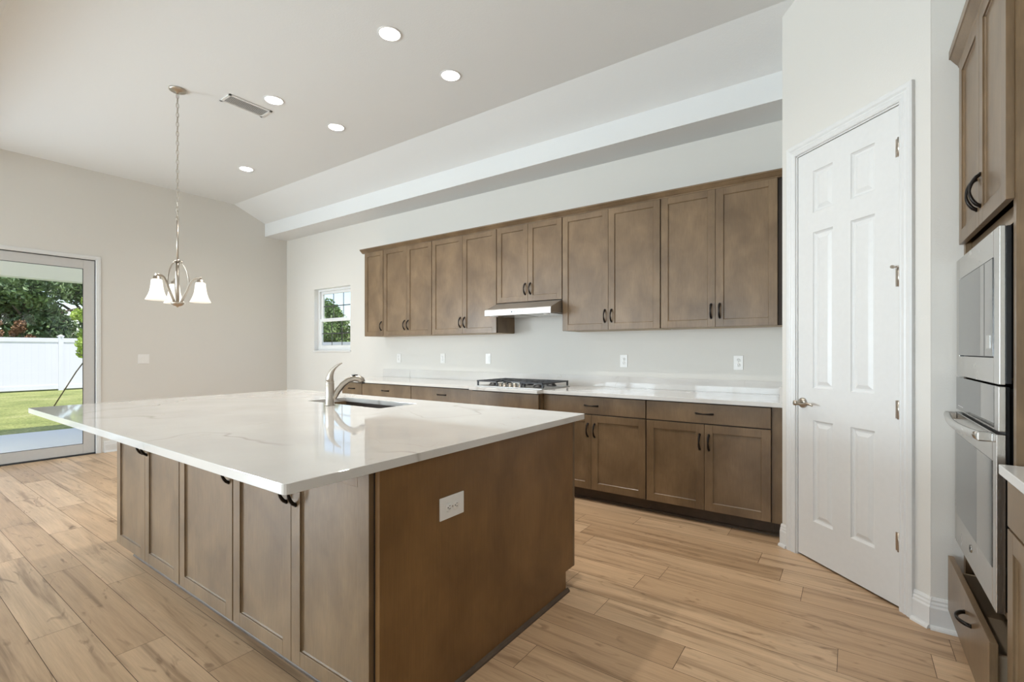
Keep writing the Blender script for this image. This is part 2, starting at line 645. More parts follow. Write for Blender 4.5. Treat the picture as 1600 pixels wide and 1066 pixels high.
wall_with_hole('wall_left', 'y', XL, -0.14, YR - .12, YB + .14, HT, [(PD0, PD1, 0.0, PDZ), (-3.75, -2.25, 0.7, 2.35)])
wall_with_hole('wall_rear', 'x', YR, -0.12, XL - .12, XR + .12, HT, [(-6.4, -4.4, 0.6, 2.4), (-3.4, -1.4, 0.6, 2.4)])
wall_with_hole('wall_right', 'y', XR, 0.12, YR, YB, HT, [])

# pantry: hidden side wall, diagonal wall with the door opening, return wall beside the oven tower
Rt2 = math.sqrt(2)
DL = (B[0] - A[0]) * Rt2                              # length of the diagonal wall
DO0, DO1, DOZ = 0.122, 0.790, 2.462                   # opening along the diagonal
mb = MB().mat(M['wall'])
mb.box(A[0], A[0] + .11, A[1] + .001, YB, 0, HT)
mb.box(B[0] + .001, XR, B[1], B[1] + .11, 0, HT)
struct(mb.build('wall_pantry_side'))
diag = Matrix.Translation((A[0], A[1], 0)) @ Matrix.Rotation(-PI / 4, 4, 'Z')   # local x runs along the wall, -y faces the room
mb = MB().mat(M['wall'])
mb.box(0, DO0, 0, .11, 0, HT)
mb.box(DO1, DL, 0, .11, 0, HT)
mb.box(DO0, DO1, 0, .11, DOZ, HT)
mb.xform(diag)
struct(mb.build('wall_pantry_front'))

# ---- baseboards
BPROF = [(0, 0), (.016, 0), (.016, .095), (.0125, .104), (.0125, .112), (.009, .120), (.009, .128), (.004, .140), (0, .140)]
def base_run(name, p0, p1, n, h=1.0, shoe=True):
    """baseboard along p0->p1 on the wall face, n = unit normal into the room"""
    p0, p1, n = Vector(p0), Vector(p1), Vector(n)
    mb = MB().mat(M['trim'])
    prof = [(d, z * h) for d, z in BPROF]
    def ext(prof):
        a = [mb.bm.verts.new((p0.x + n.x * d, p0.y + n.y * d, z)) for d, z in prof]
        b_ = [mb.bm.verts.new((p1.x + n.x * d, p1.y + n.y * d, z)) for d, z in prof]
        m = len(prof)
        for i in range(m):
            mb._f([a[i], a[(i + 1) % m], b_[(i + 1) % m], b_[i]])
        mb._f(a[::-1]); mb._f(b_)
    ext(prof)
    if shoe:
        ext([(0.016, 0), (.030, 0), (.029, .008), (.024, .016), (.016, .018)])
    return struct(mb.build(name))
base_run('baseboard_left', (XL, PD1 + .055), (XL, YB), (1, 0))
base_run('baseboard_left_rear', (XL, YR), (XL, PD0 - .055), (1, 0))
base_run('baseboard_back', (XL, YB), (-5.16, YB), (0, -1))
base_run('baseboard_rear', (XL, YR), (XR, YR), (0, 1))
dn = (-1 / Rt2, -1 / Rt2)
def dpt(t): return (A[0] + t / Rt2, A[1] - t / Rt2)
base_run('baseboard_pantry_left', dpt(-0.005), dpt(DO0 - .068), dn)
base_run('baseboard_pantry_right', dpt(DO1 + .068), dpt(DL + .007), dn)
base_run('baseboard_pantry_return', (B[0] - .004, B[1]), (0.402, B[1]), (0, -1))

# ---- pantry door casing
def casing():
    mb = MB().mat(M['trim'])
    w = 0.068
    prof = [(0, 0), (0, .011), (.006, .014), (.012, .011), (.020, .013), (.028, .016), (.036, .013), (.046, .019), (.060, .021), (w, .017), (w, 0)]
    z1 = DOZ + w
    # left, right, head with mitred corners, local diagonal frame (x along, y = -depth)
    def run(pa, pb, flip):
        a = [mb.bm.verts.new(pa(u, d)) for u, d in prof]
        b_ = [mb.bm.verts.new(pb(u, d)) for u, d in prof]
        m = len(prof)
        for i in range(m):
            mb._f([a[i], a[(i + 1) % m], b_[(i + 1) % m], b_[i]])
        mb._f(a[::-1]); mb._f(b_)
    run(lambda u, d: (DO0 - u, -d, 0), lambda u, d: (DO0 - u, -d, DOZ + u), 0)
    run(lambda u, d: (DO1 + u, -d, 0), lambda u, d: (DO1 + u, -d, DOZ + u), 0)
    run(lambda u, d: (DO0 - u, -d, DOZ + u), lambda u, d: (DO1 + u, -d, DOZ + u), 0)
    # jamb lining
    mb.box(DO0, DO0 + .008, -.002, .11, 0, DOZ)
    mb.box(DO1 - .008, DO1, -.002, .11, 0, DOZ)
    mb.box(DO0, DO1, -.002, .11, DOZ - .008, DOZ)
    # stops
    mb.box(DO0, DO0 + .02, .045, .06, 0, DOZ)
    mb.box(DO1 - .02, DO1, .045, .06, 0, DOZ)
    mb.xform(diag)
    struct(mb.build('trim_pantry_casing'))
casing()

# ---- pantry door
def pantry_door():
    root = thing('door_1', 'white six panel pantry door with nickel lever and hinges', 'door', (*dpt(DO0 + .010), 0.012), -PI / 4)
    root['kind'] = 'structure'
    W, H, T = DO1 - DO0 - .020, DOZ - .008 - .015, .035
    stile = .120; pw = .143; mid = .116
    x1 = stile - .006; x2 = x1 + pw; x3 = x2 + mid; x4 = x3 + pw
    zs = [(0.230, 0.832), (1.022, 1.950), (2.067, 2.315)]
    mb = MB().mat(M['trim'])
    bm = mb.bm
    xs = [0, x1, x2, x3, x4, W]
    zz = [0] + [v for p in zs for v in p] + [H]
    y = 0.004
    grid = {}
    def V(i, j):
        if (i, j) not in grid: grid[(i, j)] = bm.verts.new((xs[i], y, zz[j]))
        return grid[(i, j)]
    for i in range(5):
        for j in range(len(zz) - 1):
            if i in (1, 3) and j in (1, 3, 5):
                a, b_, c, d = xs[i], xs[i + 1], zz[j], zz[j + 1]
                prev = [V(i, j), V(i + 1, j), V(i + 1, j + 1), V(i, j + 1)]
                for ins, dep in ((.004, .006), (.012, .012), (.020, .012), (.040, .004), (.043, .0035)):
                    cur = [bm.verts.new(p) for p in ((a + ins, y + dep, c + ins), (b_ - ins, y + dep, c + ins), (b_ - ins, y + dep, d - ins), (a + ins, y + dep, d - ins))]
                    for k in range(4):
                        mb._f([prev[k], prev[(k + 1) % 4], cur[(k + 1) % 4], cur[k]])
                    prev = cur
                mb._f(prev)
            else:
                mb._f([V(i, j), V(i + 1, j), V(i + 1, j + 1), V(i, j + 1)])
    # back and edges
    mb.box(0, W, y + .016, y + T, 0, H)
    for a0, a1, c0, c1 in ((0, .003, 0, H), (W - .003, W, 0, H), (0, W, 0, .003), (0, W, H - .003, H)):
        mb.box(a0, a1, y + .0003, y + .02, c0, c1)
    mb.build('door_slab', parent=root)
    # lever handle near the left edge
    hx, hz = .040, .928
    mb = MB().mat(M['nickel'])
    mb.lathe([(.031, 0.004), (.031, -.004), (.027, -.010), (.014, -.014)], (hx, 0, hz), 28, 'y')
    mb.tube([(hx, -.008, hz), (hx, -.030, hz), (hx, -.044, hz)], [.012, .011, .013], 14)
    mb.lathe([(.006, -.062), (.015, -.058), (.0165, -.048), (.014, -.038), (.007, -.034)], (hx, 0, hz), 20, 'y')
    L = [(hx + .005, -.048, hz), (hx + .03, -.050, hz - .003), (hx + .055, -.050, hz - .004), (hx + .08, -.048, hz + .004), (hx + .105, -.046, hz + .002), (hx + .125, -.044, hz - .005)]
    mb.tube(L, [.011, .009, .0085, .008, .007, .005], 12, flat=.6)
    mb.build('lever_handle', parent=root)
    for z in (2.235, 1.603, .958, .315):
        mb = MB().mat(M['nickel'])
        mb.tube([(W + .004, -.004, z - .046), (W + .004, -.004, z + .046)], .0062, 12)
        mb.box(W - .018, W, .0015, .0045, z - .044, z + .044)
        if abs(z - 1.603) < .01:
            mb.tube([(W + .004, -.004, z + .046), (W + .004, -.006, z + .056)], .008, 12)
            mb.tube([(W + .004, -.006, z + .05), (W - .016, -.020, z + .052)], .004, 8)
            mb.lathe([(.008, -.0), (.008, -.01)], (W - .016, -.014, z + .052), 12, 'y')
        mb.build('hinge', parent=root)
pantry_door()

# ------------------------------------------------------------------ kitchen window
def kitchen_window():
    root = thing('window_1', 'white double hung window with grid muntins above the kitchen counter', 'window', ((WX0 + WX1) / 2, YB, WZ0))
    root['kind'] = 'structure'
    w = (WX1 - WX0) / 2; h = WZ1 - WZ0
    # white liners put outdoor brightness into the colour of the returns; frame sits deep in the opening
    mb = MB().mat(M['trim'])
    mb.box(-w - .012, w + .012, -.012, .075, -.022, 0.0, .003)
    mb.build('window_sill', parent=root)
    mb = MB().mat(M['vinyl'])
    mb.box(-w + .0005, -w + .004, .001, .0695, .001, h - .0005); mb.box(w - .004, w - .0005, .001, .0695, .001, h - .0005); mb.box(-w + .004, w - .004, .001, .0695, h - .004, h - .0005)
    d0, d1 = .07, .135
    fr = .035
    mb.box(-w, -w + fr, d0, d1, 0, h); mb.box(w - fr, w, d0, d1, 0, h)
    mb.box(-w + fr, w - fr, d0, d1, h - fr, h); mb.box(-w + fr, w - fr, d0, d1, 0, fr)
    mb.build('window_frame', parent=root, bevel=.002)
    zm = h * .49
    for nm, z0, z1, y0 in (('upper_sash', zm - .01, h - fr, .103), ('lower_sash', fr, zm + .02, .076)):
        mb = MB().mat(M['vinyl'])
        s = .042
        mb.box(-w + fr, -w + fr + s, y0, y0 + .026, z0, z1); mb.box(w - fr - s, w - fr, y0, y0 + .026, z0, z1)
        mb.box(-w + fr + s, w - fr - s, y0, y0 + .026, z1 - s, z1); mb.box(-w + fr + s, w - fr - s, y0, y0 + .026, z0, z0 + s)
        o = mb.build(nm, parent=root, bevel=.002)
        mb = MB().mat(M['glass'])
        mb.box(-w + fr + s, w - fr - s, y0 + .010, y0 + .013, z0 + s, z1 - s)
        mb.build('pane', parent=o)
        mb = MB().mat(M['gasket'])
        iw = (w - fr - s)
        for k in (-1, 1):
            x = k * iw / 3
            mb.box(x - .007, x + .007, y0 + .0135, y0 + .0165, z0 + s, z1 - s)
        zc = (z0 + z1) / 2
        mb.box(-iw, iw, y0 + .0135, y0 + .0165, zc - .007, zc + .007)
        mb.build('muntin_grid', parent=o)
kitchen_window()

def added_window(idx, cx, cy, rz, w, z0, z1, label):  # windows added out of view to let in light
    root = thing('window_%d' % idx, label, 'window', (cx, cy, z0), rz)
    root['kind'] = 'structure'
    h = z1 - z0
    mb = MB().mat(M['vinyl'])
    mb.box(-w, -w + .05, .04, .10, 0, h); mb.box(w - .05, w, .04, .10, 0, h)
    mb.box(-w, w, .04, .10, 0, .05); mb.box(-w, w, .04, .10, h - .05, h)
    mb.box(-.03, .03, .04, .10, 0, h)
    mb.build('window_frame', parent=root)
    mb = MB().mat(M['glass'])
    mb.box(-w + .05, w - .05, .068, .072, .05, h - .05)
    mb.build('pane', parent=root)
added_window(2, -5.4, YR, PI, 1.0, .6, 2.4, 'wide white window added for light in the unseen rear wall nearer the patio side')
added_window(3, -2.4, YR, PI, 1.0, .6, 2.4, 'wide white window added for light in the unseen rear wall nearer the kitchen side')
added_window(4, XL, -3.0, PI / 2, .75, .7, 2.35, 'white window added for light beyond the patio door in the left wall')

# ------------------------------------------------------------------ patio sliding door
def patio_door():
    root = thing('door_2', 'grey framed sliding glass patio door looking onto the lawn', 'door', (XL, 0, 0))
    root['kind'] = 'structure'
    mb = MB().mat(M['trim'])       # white return and slim casing round the opening
    t = .018
    mb.box(-.13, .004, PD1 - t, PD1, 0, PDZ); mb.box(-.13, .004, PD0, PD0 + t, 0, PDZ)
    mb.box(-.13, .004, PD0 + t, PD1 - t, PDZ - t, PDZ)
    mb.box(.0045, .010, PD1 - .004, PD1 + .026, 0, PDZ - .004)
    mb.box(.0045, .010, PD0 - .026, PD0 + .004, 0, PDZ - .004)
    mb.box(.0045, .010, PD0 - .026, PD1 + .026, PDZ - .004, PDZ + .026)
    mb.build('door_casing', parent=root, bevel=.002)
    mb = MB().mat(M['gasket'])     # track and dark shadow line
    mb.box(-.125, -.02, PD0 + t, PD1 - t, 0, .012)
    mb.box(-.125, -.03, PD1 - t - .006, PD1 - t, .012, PDZ - t)
    mb.box(-.125, -.03, PD0 + t, PD1 - t, PDZ - t - .006, PDZ - t)
    mb.build('door_track', parent=root)
    lo, hi = PD0 + t + .006, PD1 - t - .006
    n = 3
    wpan = (hi - lo) / n
    for k in range(n):
        y0, y1 = lo + k * wpan, lo + (k + 1) * wpan
        x0 = -.035 - .03 * (k % 2 == 0)
        x0 = -.062 if k != 2 else -.035
        mb = MB().mat(M['alu'])
        s = .108
        z0, z1 = .014, PDZ - t - .008
        mb.box(x0 - .025, x0, y0, y0 + s, z0, z1); mb.box(x0 - .025, x0, y1 - s, y1, z0, z1)
        mb.box(x0 - .025, x0, y0 + s, y1 - s, z0, z0 + .118); mb.box(x0 - .025, x0, y0 + s, y1 - s, z1 - s, z1)
        p = mb.build('door_panel', parent=root, bevel=.003)
        mb = MB().mat(M['gasket'])
        g = .005
        mb.box(x0 - .006, x0 + .001, y0 + s, y0 + s + g, z0 + .118, z1 - s); mb.box(x0 - .006, x0 + .001, y1 - s - g, y1 - s, z0 + .118, z1 - s)
        mb.box(x0 - .006, x0 + .001, y0 + s, y1 - s, z1 - s - g, z1 - s); mb.box(x0 - .006, x0 + .001, y0 + s, y1 - s, z0 + .118, z0 + .118 + g)
        mb.build('gasket', parent=p)
        mb = MB().mat(M['glass'])
        mb.box(x0 - .015, x0 - .011, y0 + s, y1 - s, z0 + .118, z1 - s)
        mb.build('pane', parent=p)
patio_door()

# ------------------------------------------------------------------ cabinets
def arch_pull(parent, x, z, vertical=True, length=.117, y=-.020, proj=.030):
    """dark bow handle standing off a door face; centre (x, z)"""
    mb = MB().mat(M['bronze'])
    n = 14
    pts, rad = [], []
    for i in range(n + 1):
        t = i / n
        s = (t - .5) * (length - .008)
        d = proj * (math.sin(PI * t) ** .62)
        pts.append((x, y - d, z + s) if vertical else (x + s, y - d, z))
        rad.append(.0048 + .0028 * abs(math.cos(PI * t)) - .0006)
    mb.tube(pts, rad, 8, flat=1.25, up=(0, -1, 0) if False else None)
    for sgn in (-1, 1):
        s = sgn * (length / 2 - .004)
        c = (x, y, z + s) if vertical else (x + s, y, z)
        mb.lathe([(.0075, 0.001), (.0075, -.003), (.006, -.006)], c, 12, 'y')
    return mb.build('handle', parent=parent)


def shaker(parent, x0, x1, z0, z1, mat, name='door', fr=.057, t=.020):
    """recessed-panel door; back on y=0, face on y=-t"""
    mb = MB().mat(mat)
    b = .0012
    mb.box(x0, x0 + fr, -t, 0, z0, z1, b)
    mb.box(x1 - fr, x1, -t, 0, z0, z1, b)
    mb.box(x0 + fr, x1 - fr, -t, 0, z0, z0 + fr, b)
    mb.box(x0 + fr, x1 - fr, -t, 0, z1 - fr, z1, b)
    # small chamfer into the panel
    c = .004
    q = [(x0 + fr, z0 + fr), (x1 - fr, z0 + fr), (x1 - fr, z1 - fr), (x0 + fr, z1 - fr)]
    qi = [(x0 + fr + c, z0 + fr + c), (x1 - fr - c, z0 + fr + c), (x1 - fr - c, z1 - fr - c), (x0 + fr + c, z1 - fr - c)]
    o1 = [mb.bm.verts.new((x, -t + .0055, z)) for x, z in q]
    o2 = [mb.bm.verts.new((x, -t + .0095, z)) for x, z in qi]
    for k in range(4):
        mb._f([o1[k], o1[(k + 1) % 4], o2[(k + 1) % 4], o2[k]])
    mb._f(o2)
    mb.box(x0 + fr - .004, x1 - fr + .004, -t + .0105, -.002, z0 + fr - .004, z1 - fr + .004)
    return mb.build(name, parent=parent, fix=True)


def carcass(root, w, d, z0, z1, mat, name='carcass', face=.0):
    mb = MB().mat(mat)
    mb.box(-w / 2, w / 2, .004, d, z0, z1)
    mb.mat(M['gap']).box(-w / 2 + .0005, w / 2 - .0005, .0005, .004, z0 + .0005, z1 - .0005)
    return mb.build(name, parent=root)


def base_cabinet(label, loc, rz, w, doors=2, drawer=True, depth=.60, mat=None, ztop=.884, pulls='in', group=None, top_rev=.010, name='base_cabinet', single_pull='right', toe_back=.0, zb=.112, false_front=False, tall_pull=False):
    mat = mat or M['wood']
    root = thing(name, label, 'cabinet', (loc[0], loc[1], 0), rz, group)
    carcass(root, w, depth, .105, ztop - .0005, mat)
    mb = MB().mat(M['toe'])
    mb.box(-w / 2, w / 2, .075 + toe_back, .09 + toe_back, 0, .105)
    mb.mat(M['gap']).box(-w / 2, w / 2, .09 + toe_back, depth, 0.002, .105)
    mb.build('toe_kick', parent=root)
    zt = ztop - top_rev
    zd = zt
    if drawer:
        dz0 = .735
        mb = MB().mat(mat)
        mb.box(-w / 2 + .004, w / 2 - .004, -.020, 0, dz0, zt, .0015)
        f = mb.build('drawer_front', parent=root)
        if not false_front:
            arch_pull(f, 0, (dz0 + zt) / 2, False, .125)
        zd = .727
    n = doors
    if n:
        seg = (w - .008) / n
        for k in range(n):
            a = -w / 2 + .004 + k * seg + (.0012 if k else 0)
            b_ = -w / 2 + .004 + (k + 1) * seg - (.0012 if k < n - 1 else 0)
            dd = shaker(root, a, b_, zb, zd, mat)
            if n == 2: hx = b_ - .030 if k == 0 else a + .030
            else: hx = b_ - .030 if single_pull == 'right' else a + .030
            arch_pull(dd, hx, zd - .068 - .058)
    return root


def wall_cabinet(label, cx, w, z0, z1, doors=2, group=None, reveal=(.004, .004), yface=3.955, single_pull='right', depth=None):
    root = thing('wall_cabinet', label, 'cabinet', (cx, yface, z0), 0, group)
    d = (YB - yface) if depth is None else depth
    h = z1 - z0
    mb = MB().mat(M['wood'])
    mb.box(-w / 2, w / 2, .004, d, .004, h)
    mb.mat(M['woodin']).box(-w / 2 + .012, w / 2 - .012, .03, d, 0.0, .004)
    mb.mat(M['gap']).box(-w / 2 + .0005, w / 2 - .0005, .0005, .004, .0005, h - .0005)
    mb.build('carcass', parent=root)
    lo, hi = -w / 2 + reveal[0], w / 2 - reveal[1]
    seg = (hi - lo) / doors
    for k in range(doors):
        a = lo + k * seg + (.0012 if k else 0)
        b_ = lo + (k + 1) * seg - (.0012 if k < doors - 1 else 0)
        dd = shaker(root, a, b_, .001, h - .006, M['wood'])
        if doors == 2: hx = b_ - .030 if k == 0 else a + .030
        else: hx = b_ - .030 if single_pull == 'right' else a + .030
        arch_pull(dd, hx, .066 + .058)
    return root

UZ0, UZ1 = 1.443, 2.522
GU = 'wall cabinets in a row on the kitchen wall'
def ucab(x0, x1, label, doors=2, z0=UZ0, **k):
    wall_cabinet(label, (x0 + x1) / 2, x1 - x0 - .0006, z0, UZ1, doors, GU, **k)
ucab(-5.125, -4.757, 'narrow single door brown wall cabinet at the end nearest the small window', 1)
ucab(-4.757, -3.917, 'brown two door wall cabinet beside the narrow single door one')
ucab(-3.917, -2.985, 'brown two door wall cabinet just left of the range hood')
ucab(-2.985, -2.213, 'short brown two door wall cabinet sitting over the range hood', z0=1.745)
ucab(-2.213, -1.285, 'brown two door wall cabinet just right of the range hood')
ucab(-1.285, -.398, 'brown two door wall cabinet closest to the white pantry door', reveal=(.004, .036))

def crown(name, label, pts_of, y0, y1, axis, end_caps=True):
    pass
mb = MB().mat(M['wood'])
cp = [(3.955, 2.512), (3.930, 2.512), (3.926, 2.520), (3.918, 2.524), (3.905, 2.536), (3.896, 2.546), (3.890, 2.548), (3.890, 2.560), (3.955, 2.560)]
mb.prism(cp, 'x', -5.165, -.385)
mb.prism([(x, z) for x, z in ((-5.125, 2.5225), (-5.128, 2.5225), (-5.145, 2.536), (-5.160, 2.548), (-5.165, 2.548), (-5.165, 2.560), (-5.125, 2.560))], 'y', 3.95, YB)
tag(mb.build('crown_molding'), 'long brown stepped crown moulding capping the row of wall cabinets', 'molding')

GB = 'base cabinets along the kitchen wall'
YF = 3.620      # carcass front plane; doors face at 3.600
def bcab(x0, x1, label, **k):
    dy = k.pop('dy', 0)
    base_cabinet(label, ((x0 + x1) / 2, YF - dy), 0, x1 - x0 - .0006, depth=YB - YF + dy - .002, group=GB, **k)
bcab(-5.125, -4.735, 'narrow brown base cabinet at the far end of the kitchen counter, behind the faucet', doors=1)
bcab(-4.735, -3.897, 'brown base cabinet with one wide drawer, behind the island sink', doors=2)
bcab(-3.897, -2.985, 'brown base cabinet with one wide drawer, immediately left of the cooktop cabinet', doors=2)
bcab(-2.985, -2.213, 'brown cooktop base cabinet standing proud of its neighbours with a plain handleless front', doors=2, dy=.075, false_front=True)
bcab(-2.213, -1.288, 'brown base cabinet with drawer and two doors, immediately right of the cooktop', doors=2)
bcab(-1.288, -.432, 'brown base cabinet with drawer and two doors, closest to the white pantry door', doors=2)
mb = MB().mat(M['wood'])
mb.box(-.4315, A[0] - .001, YF - .0, YF + .02, .105, .8835)
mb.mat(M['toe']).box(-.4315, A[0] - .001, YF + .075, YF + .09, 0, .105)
tag(mb.build('filler_strip'), 'narrow brown upright filler strip between the last base cabinet and pantry wall', 'filler')
mb = MB().mat(M['toe'])
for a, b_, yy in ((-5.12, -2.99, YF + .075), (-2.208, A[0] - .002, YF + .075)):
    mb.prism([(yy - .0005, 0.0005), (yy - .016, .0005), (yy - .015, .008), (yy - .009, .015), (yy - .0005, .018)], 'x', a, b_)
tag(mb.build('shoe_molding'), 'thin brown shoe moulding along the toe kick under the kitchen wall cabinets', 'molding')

# back countertop with backsplash
YC = 3.572
mb = MB().mat(M['quartz'])
bo = .075
mb.prism([(-5.135, YB - .0005), (-5.135, YC), (-3.005, YC), (-2.985, YC - bo), (-2.213, YC - bo), (-2.193, YC), (A[0] - .0008, YC), (A[0] - .0008, YB - .0005)], 'z', .884, .914)
ct = mb.build('countertop', bevel=.002)
tag(ct, 'white quartz countertop running under the wall cabinets and around the cooktop', 'countertop')
mb = MB().mat(M['quartz'])
mb.box(-5.135, A[0] - .0215, YB - .020, YB - .0005, .9142, 1.017, .001)
mb.build('backsplash', parent=ct)
mb = MB().mat(M['quartz'])
mb.box(A[0] - .0208, A[0] - .0008, YC + .01, YB - .0005, .9142, 1.017, .001)
mb.build('side_splash', parent=ct)

# ------------------------------------------------------------------ range hood
def hood():
    root = thing('range_hood', 'stainless steel under cabinet range hood above the gas cooktop', 'range hood', (-2.599, YB, 1.600))
    w = .382
    y = lambda v: v - YB
    z = lambda v: v - 1.600
    mb = MB().mat(M['steelh'])
    prof = [(y(3.735), z(1.600)), (y(3.732), z(1.604)), (y(3.732), z(1.655)), (y(3.737), z(1.662)), (y(3.945), z(1.742)), (-.001, z(1.742)), (-.001, z(1.612)), (y(3.76), z(1.612)), (y(3.755), z(1.600))]
    mb.prism(prof, 'x', -w, w)
    mb.build('hood_body', parent=root, bevel=.0015)
    mb = MB().mat(M['steel'])
    for s in (-1, 1):
        mb.box(s * .19 - .17, s * .19 + .17, y(3.80), y(4.16), .004, .0115)
    mb.build('filter', parent=root)
    mb = MB().mat(M['black'])
    mb.lathe([(.008, y(3.7325)), (.008, y(3.7295))], (-.05, 0, z(1.631)), 12, 'y')
    for k in range(6):
        mb.lathe([(.0045, y(3.7325)), (.0045, y(3.7305))], (-.02 + k * .019, 0, z(1.631)), 10, 'y')
    mb.build('control_buttons', parent=root)
    for s in (-1, 1):
        mb = MB().mat(M['lens'] if False else M['plastic'])
        mb.lathe([(.030, -.004), (.030, .004)], (s * .30, y(3.80), -.0), 18)
        mb.build('hood_lamp', parent=root)
hood()

# ------------------------------------------------------------------ gas cooktop
def cooktop():
    cx, y0, y1 = -2.585, 3.565, 4.075
    root = thing('gas_cooktop', 'stainless gas cooktop with black iron grates on the rear counter', 'cooktop', (cx, (y0 + y1) / 2, .9145))
    w, d = .380, (y1 - y0) / 2
    mb = MB().mat(M['steelh'])
    mb.box(-w, w, -d, d, 0, .010, .003)
    mb.build('cooktop_tray', parent=root)
    for bx, by, r in ((-.26, .11, .042), (-.26, -.12, .034), (0, .09, .05), (.26, .11, .036), (.26, -.12, .042)):
        mb = MB().mat(M['black'])
        mb.lathe([(r + .012, .010), (r + .012, .016), (r, .022), (r, .030), (r * .8, .034), (.001, .034)], (bx, by, 0), 22)
        mb.build('burner', parent=root)
    for gx in (-.253, 0, .253):
        mb = MB().mat(M['iron'])
        gw = .122; z0, z1 = .047, .059
        fy0 = -d + .02 if gx else -d + .11
        mb.box(gx - gw, gx - gw + .012, fy0, d - .02, z0, z1, .002); mb.box(gx + gw - .012, gx + gw, fy0, d - .02, z0, z1, .002)
        mb.box(gx - gw, gx + gw, fy0, fy0 + .012, z0, z1, .002); mb.box(gx - gw, gx + gw, d - .032, d - .02, z0, z1, .002)
        mb.box(gx - .005, gx + .005, fy0, d - .02, z0 + .002, z1, .001)
        for yy in (-.12, -.02, .09, .15):
            if yy > fy0 + .02:
                mb.box(gx - gw, gx + gw, yy - .005, yy + .005, z0 + .002, z1, .001)
        for sx in (-1, 1):
            for yy in (fy0 + .004, d - .036):
                fx = gx + sx * (gw - .008)
                mb.box(fx - .008, fx + .008, yy, yy + .014, .010, z0 + .001, .002)
        mb.build('grate', parent=root)
    for k in range(5):
        mb = MB().mat(M['nickel'])
        kx = -.115 + k * .0575
        mb.lathe([(.020, .010), (.020, .014), (.0165, .016), (.016, .036), (.014, .040), (.001, .040)], (kx, -d + .055 - (0.01 if k % 2 else 0), 0), 18)
        mb.box(kx - .003, kx + .003, -d + .03, -d + .07, .038, .044, .001)
        mb.build('knob', parent=root)
cooktop()

# ------------------------------------------------------------------ outlets and switches
def duplex(root, horizontal=False, x=0.0, z=0.0, ynear=0.0):
    """two receptacles, parts of the outlet"""
    for s in (-1, 1):
        cx, cz = (x + s * .0195, z) if horizontal else (x, z + s * .0195)
        mb = MB().mat(M['plastic'])
        mb.lathe([(.0165, ynear - .0042), (.0165, ynear - .0068), (.0155, ynear - .0076), (.001, ynear - .0076)], (cx, 0, cz), 20, 'y')
        mb.mat(M['slot'])
        def slot(dx, dz, w, h):
            if horizontal: dx, dz, w, h = dz, dx, h, w
            mb.box(cx + dx - w / 2, cx + dx + w / 2, ynear - .0082, ynear - .0074, cz + dz - h / 2, cz + dz + h / 2)
        slot(-.0055, .003, .0018, .008); slot(.0055, .003, .0018, .0066)
        mb.lathe([(.0024, ynear - .0074), (.0024, ynear - .0082)], (cx + (-.006 if horizontal else 0), 0, cz + (0 if horizontal else -.0065)), 10, 'y')
        mb.build('receptacle', parent=root)

def outlet(label, loc, rz=0, w=.072, h=.117, horizontal=False, group=None, kind='duplex'):
    root = thing('wall_outlet', label, 'outlet', loc, rz, group)
    if horizontal: w, h = h, w
    mb = MB().mat(M['plastic'])
    mb.box(-w / 2, w / 2, -.0055, -.0003, -h / 2, h / 2, .002)
    mb.build('cover_plate', parent=root)
    if kind == 'duplex':
        duplex(root, horizontal)
    else:
        mb = MB().mat(M['plastic'])
        mb.box(-.0165, .0165, -.0085, -.005, -.033, .033, .001)
        mb.build('switch_rocker', parent=root)
    mb = MB().mat(M['nickel'])
    mb.lathe([(.003, -.005), (.003, -.0085)], (0, 0, 0), 10, 'y') if kind == 'duplex' else None
    if kind == 'duplex': mb.build('screw', parent=root)
    else: mb.bm.free()
    return root
GO = 'white outlets on the wall between counter and wall cabinets'
outlet('white outlet on the kitchen wall nearest the small window', (-4.835, YB, 1.163), group=GO)
outlet('white outlet on the kitchen wall midway between the window end and the cooktop', (-4.05, YB, 1.166), group=GO)
outlet('white switch plate on the kitchen wall just left of the cooktop and hood', (-3.348, YB, 1.168), group=GO, kind='rocker')
outlet('white outlet on the kitchen wall just right of the cooktop and hood', (-1.735, YB, 1.162), group=GO)
outlet('white outlet on the kitchen wall closest to the pantry door', (-.75, YB, 1.160), group=GO)

def switch_plate():
    root = thing('light_switch', 'white double rocker light switch on the left wall beside the patio door', 'light switch', (XL, 2.315, 1.152), PI / 2)
    mb = MB().mat(M['plastic'])
    mb.box(-.062, .062, -.0055, -.0003, -.061, .061, .002)
    mb.build('cover_plate', parent=root)
    for s in (-1, 1):
        mb = MB().mat(M['plastic'])
        mb.box(s * .023 - .0165, s * .023 + .0165, -.0095, -.005, -.033, .033, .0015)
        mb.build('switch_rocker', parent=root)
switch_plate()

# ------------------------------------------------------------------ island
IX0, IX1, IY0, IY1 = -4.035, -1.184, .662, 2.364
PXE = -1.212            # outer face of end panel
INF = .988              # carcass front plane of the camera-side units (doors stand .02 proud)
INB = 2.270             # carcass front plane of the sink-side units
MIDY = 1.630
GI = 'cabinets on the seating side of the island'
def icab(x0, x1, label, **k):
    base_cabinet(label, ((x0 + x1) / 2, INF), 0, x1 - x0 - .0006, drawer=False, depth=MIDY - INF - .0005, group=GI, zb=.110, **k)
icab(-3.588, -2.684, 'grey brown two door island cabinet at the patio end of the island', doors=2)
icab(-2.684, -2.136, 'brown single door island cabinet between the two double door ones', doors=1)
icab(-2.136, -1.2345, 'brown two door island cabinet under the overhanging corner nearest the camera', doors=2)
GI2 = 'cabinets on the sink side of the island'
def jcab(x0, x1, label, **k):
    base_cabinet(label, ((x0 + x1) / 2, INB), PI, x1 - x0 - .0006, depth=INB - MIDY - .0005, group=GI2, **k)
jcab(-3.588, -3.05, 'brown island cabinet on the sink side at the patio end', doors=1)
